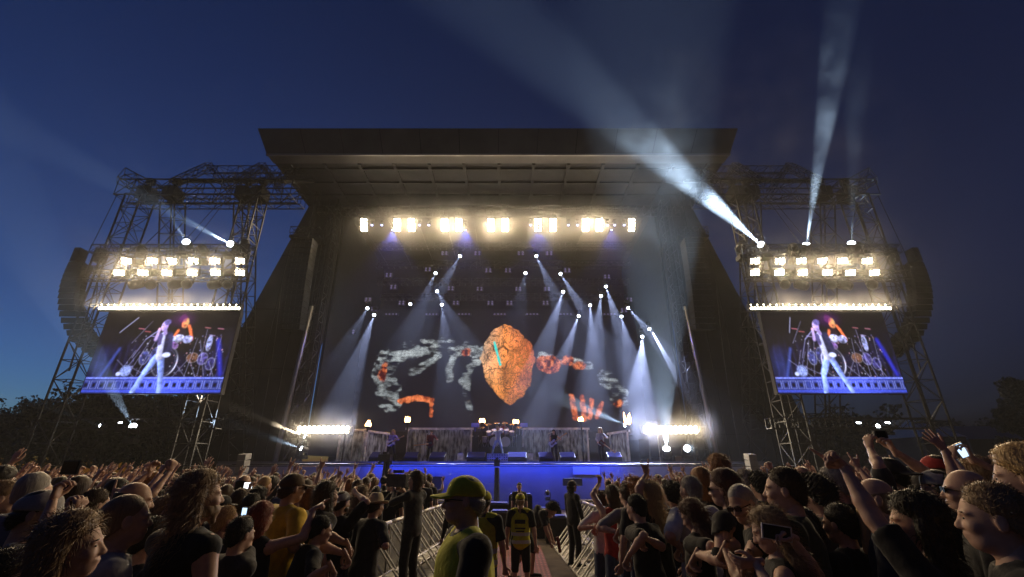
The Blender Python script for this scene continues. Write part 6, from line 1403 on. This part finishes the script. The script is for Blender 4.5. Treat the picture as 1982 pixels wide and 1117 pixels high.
for k, (px, Y, top, w_) in enumerate(((1740, 85, 800, 7), (1790, 80, 806, 7), (1850, 85, 802, 8), (1890, 90, 806, 8), (1930, 84, 812, 7), (1640, 70, 775, 7))):
    p = P(px, top + 14, Y); tree(p.x, Y, p.z + .3, w_, 'distant low dark tree ' + PR2[k], 3200, 80 + k, .34, 'distant trees on the right')
p = P(1975, 716, 46); tree(p.x, 46, p.z + .2, 4.0, 'big rounded dark tree standing at the right edge of the field', 9000, 99, .22, None)
mt = mat('tent_canvas', (.5, .5, .5), .7, noise=.1)
for k, (px0, px1, top, bot, Y, lb) in enumerate(((1785, 1872, 806, 845, 44, 'pale peaked tent left of the right edge trees'), (1875, 1985, 822, 850, 50, 'long low dark blue tent near the right edge'))):
    a = P(px0, bot, Y); b2 = P(px1, bot, Y); zt_ = P(991, top, Y).z; r0 = empty('tent', ((a.x + b2.x) / 2, Y, 0), lb, 'tent'); zb = a.z; xm = a.x + (b2.x - a.x) * .35
    if k == 0: MB().add([(a.x, Y, zb), (b2.x, Y, zb), (b2.x, Y + 5, zb), (a.x, Y + 5, zb), (xm, Y + 2.5, zt_)], [(0, 1, 4), (1, 2, 4), (2, 3, 4), (3, 0, 4)]).build('roof', mt, r0)
    else: MB().prism([(a.x, Y, zb), (b2.x, Y, zb), (b2.x, Y + 2, zt_), (a.x, Y + 2, zt_)], (0, 3, 0)).build('roof', mat('blue_canvas', (.10, .12, .2), .7), r0)
    MB().box(((a.x + b2.x) / 2, Y + 2.5, zb / 2), (b2.x - a.x - .2, 4.8, zb)).build('walls', mat('tent_wall', (.08, .08, .09), .8), r0)
# small column speakers beside the stage
for px, lb in ((470, 'left'), (1455, 'right')):
    r0 = empty('delay_speaker', P(px, 900, 23), f'pale grey front fill speaker stack at the {lb} end of the stage', 'loudspeaker')
    p = P(px, 900, 23)
    for k in range(4): MB().box((p.x, 23, p.z - .5 + k * .29), (.38, .5, .26), Matrix.Rotation(R((k - 1.5) * 5), 3, 'X')).build('speaker_cabinet', mat('pale_speaker', (.16, .155, .15), .6), r0)
    MB().box((p.x, 23, (p.z - .7) / 2), (.9, .8, max(.2, p.z - .7))).build('stand', M_cas, r0)
# litter at the foot of the right barrier
for k in range(26):
    s_ = 1 if k < 18 else -1; y = rg.uniform(5.2, 12); x = (br(y) - rg.uniform(.1, .85)) if s_ > 0 else (bl(y) + rg.uniform(.1, .85)); a = rg.random() * 6.28
    if k in (0,): cup = MB().lathe((x, y, gz(y) + .085), (math.cos(a), math.sin(a), 0), [(-.05, .028), (.05, .038)], 10).build('plastic_cup', mat('cup', (.6, .58, .52), .4), loc=(x, y, gz(y) + .085)); o = cup
    else: o = cup.copy(); C.objects.link(o); o.location = (x, y, gz(y) + .085); o.rotation_euler = (0, 0, a)
    tag(o, f'pale plastic cup lying by the {"right" if s_ > 0 else "left"} barrier section {WHN[max(0, min(11, int(y - 2.2)))]}', 'cup', f'cups littered along the {"right" if s_ > 0 else "left"} barrier')

dd = {}
for o in C.objects:
    if o.get('category') == 'cup': dd.setdefault(o['label'], []).append(o)
for l_, os_ in dd.items():
    if len(os_) > 1:
        for o, w_ in zip(sorted(os_, key=lambda q: abs(q.location.x)), ('closest to the walkway', 'second closest to the walkway', 'third closest to the walkway', 'fourth closest to the walkway', 'fifth closest')): o['label'] = l_ + ', ' + w_
# ------------------------------------------------------------------ stage smoke and night air
m = bpy.data.materials.new('haze_air'); m.use_nodes = True; t = m.node_tree; t.nodes.clear()
out = t.nodes.new('ShaderNodeOutputMaterial'); pv = t.nodes.new('ShaderNodeVolumePrincipled')
pv.inputs['Color'].default_value = (.93, .95, 1, 1); pv.inputs['Density'].default_value = HAZE; pv.inputs['Anisotropy'].default_value = .25
t.links.new(pv.outputs[0], out.inputs['Volume'])
hz = MB().box((0, 0, 29), (330, 330, 60)).build('haze', m); tag(hz, kind='stuff'); hz['label'] = 'thin pale smoke and night air over the whole festival field'
m2 = m.copy(); m2.name = 'stage_smoke'; m2.node_tree.nodes['Principled Volume'].inputs['Density'].default_value = SMOKE
def cloud(name, c, r_, dens, label, pw=2.0, nsc=.8, contrast=.6, xpow=4.0):
    """soft edged puff of smoke: density falls to nothing before the bounding surface"""
    mm = bpy.data.materials.new(name); mm.use_nodes = True; t = mm.node_tree; t.nodes.clear(); N = t.nodes.new; L = t.links.new
    out = N('ShaderNodeOutputMaterial'); pv = N('ShaderNodeVolumePrincipled'); pv.inputs['Color'].default_value = (.96, .95, .94, 1); pv.inputs['Anisotropy'].default_value = .2
    tc = N('ShaderNodeTexCoord'); mp = N('ShaderNodeMapping'); mp.inputs['Scale'].default_value = tuple(1 / q for q in r_); L(tc.outputs['Object'], mp.inputs[0])
    sx = N('ShaderNodeSeparateXYZ'); L(mp.outputs[0], sx.inputs[0])
    def m2(op, a, b_, clamp=False):
        q = N('ShaderNodeMath'); q.operation = op; q.use_clamp = clamp
        for k, v in enumerate((a, b_)):
            if isinstance(v, (int, float)): q.inputs[k].default_value = v
            else: L(v, q.inputs[k])
        return q.outputs[0]
    x2 = m2('MULTIPLY', sx.outputs[0], sx.outputs[0]); y2 = m2('MULTIPLY', sx.outputs[1], sx.outputs[1]); z2 = m2('MULTIPLY', sx.outputs[2], sx.outputs[2]); x8 = m2('POWER', x2, xpow)
    f = m2('POWER', m2('SUBTRACT', 1.0, m2('ADD', x8, m2('ADD', y2, z2)), True), pw)
    if contrast:
        nz = N('ShaderNodeTexNoise'); nz.inputs['Scale'].default_value = nsc; nz.inputs['Detail'].default_value = 2; L(tc.outputs['Object'], nz.inputs['Vector'])
        g = m2('MULTIPLY', m2('SUBTRACT', nz.outputs[0], .5 - .5 / (4 * contrast), True), 4 * contrast); f = m2('MULTIPLY', f, g)
    L(m2('MULTIPLY', f, dens), pv.inputs['Density']); L(pv.outputs[0], out.inputs['Volume'])
    o = MB().box(c, [2.02 * q for q in r_]).build(name, mm, loc=c); tag(o, label, kind='stuff'); return o
cloud('smoke', (CX, 28.6, tz - .1), (11.2, 2.0, 4.0), .24, 'added smoke giving the row of blinders under the roof its halo', 3, .8, .22)  # smoke added round the blinders to give them a halo
for sg in (-1, 1):
    W = 'left' if sg < 0 else 'right'; x = CX + sg * 19.2
    cloud('smoke', (x, 22.3, 13.1), (5.6, 1.2, 2.6), .14, f'added smoke making a halo before the {W} tower floodlights', 3, .8, .25)  # puff put before the floodlights for their halo
    cloud('smoke', (x, 22.8, 10.7), (4.9, .6, 1.0), .30, f'added smoke making a glow along the {W} screen light strip', 3)  # dense puff added to spread a glow from the strip
    cloud('smoke', (P(626, 832, 27.6).x if sg < 0 else P(1298, 832, 27.6).x, 26.9, P(991, 832, 27.6).z), (2.9, .9, 2.0), .13, f'added smoke making a glow round the low lamp strip at the {W} end of the stage', 3)  # puff added for the glow of the low strips
cp = P(1420, 290, 19.5)
cloud('smoke', cp, (9.5, 6.5, 8.5), .007, 'patchy smoke drifting over the right tower in the big searchlight beams', 1.0, .55, 2.2, 1.0)
cp = P(330, 480, 23)
cloud('smoke', cp, (9.5, 5, 8.5), .004, 'thin patchy smoke drifting over the left tower', 1.0, .5, 2.0, 1.0)
sm = MB().box((CX, 34.2, 12.1), (24.6, 14.6, 18.4)).build('smoke', m2); tag(sm, kind='stuff'); sm['label'] = 'denser stage smoke hanging under the festival stage roof'
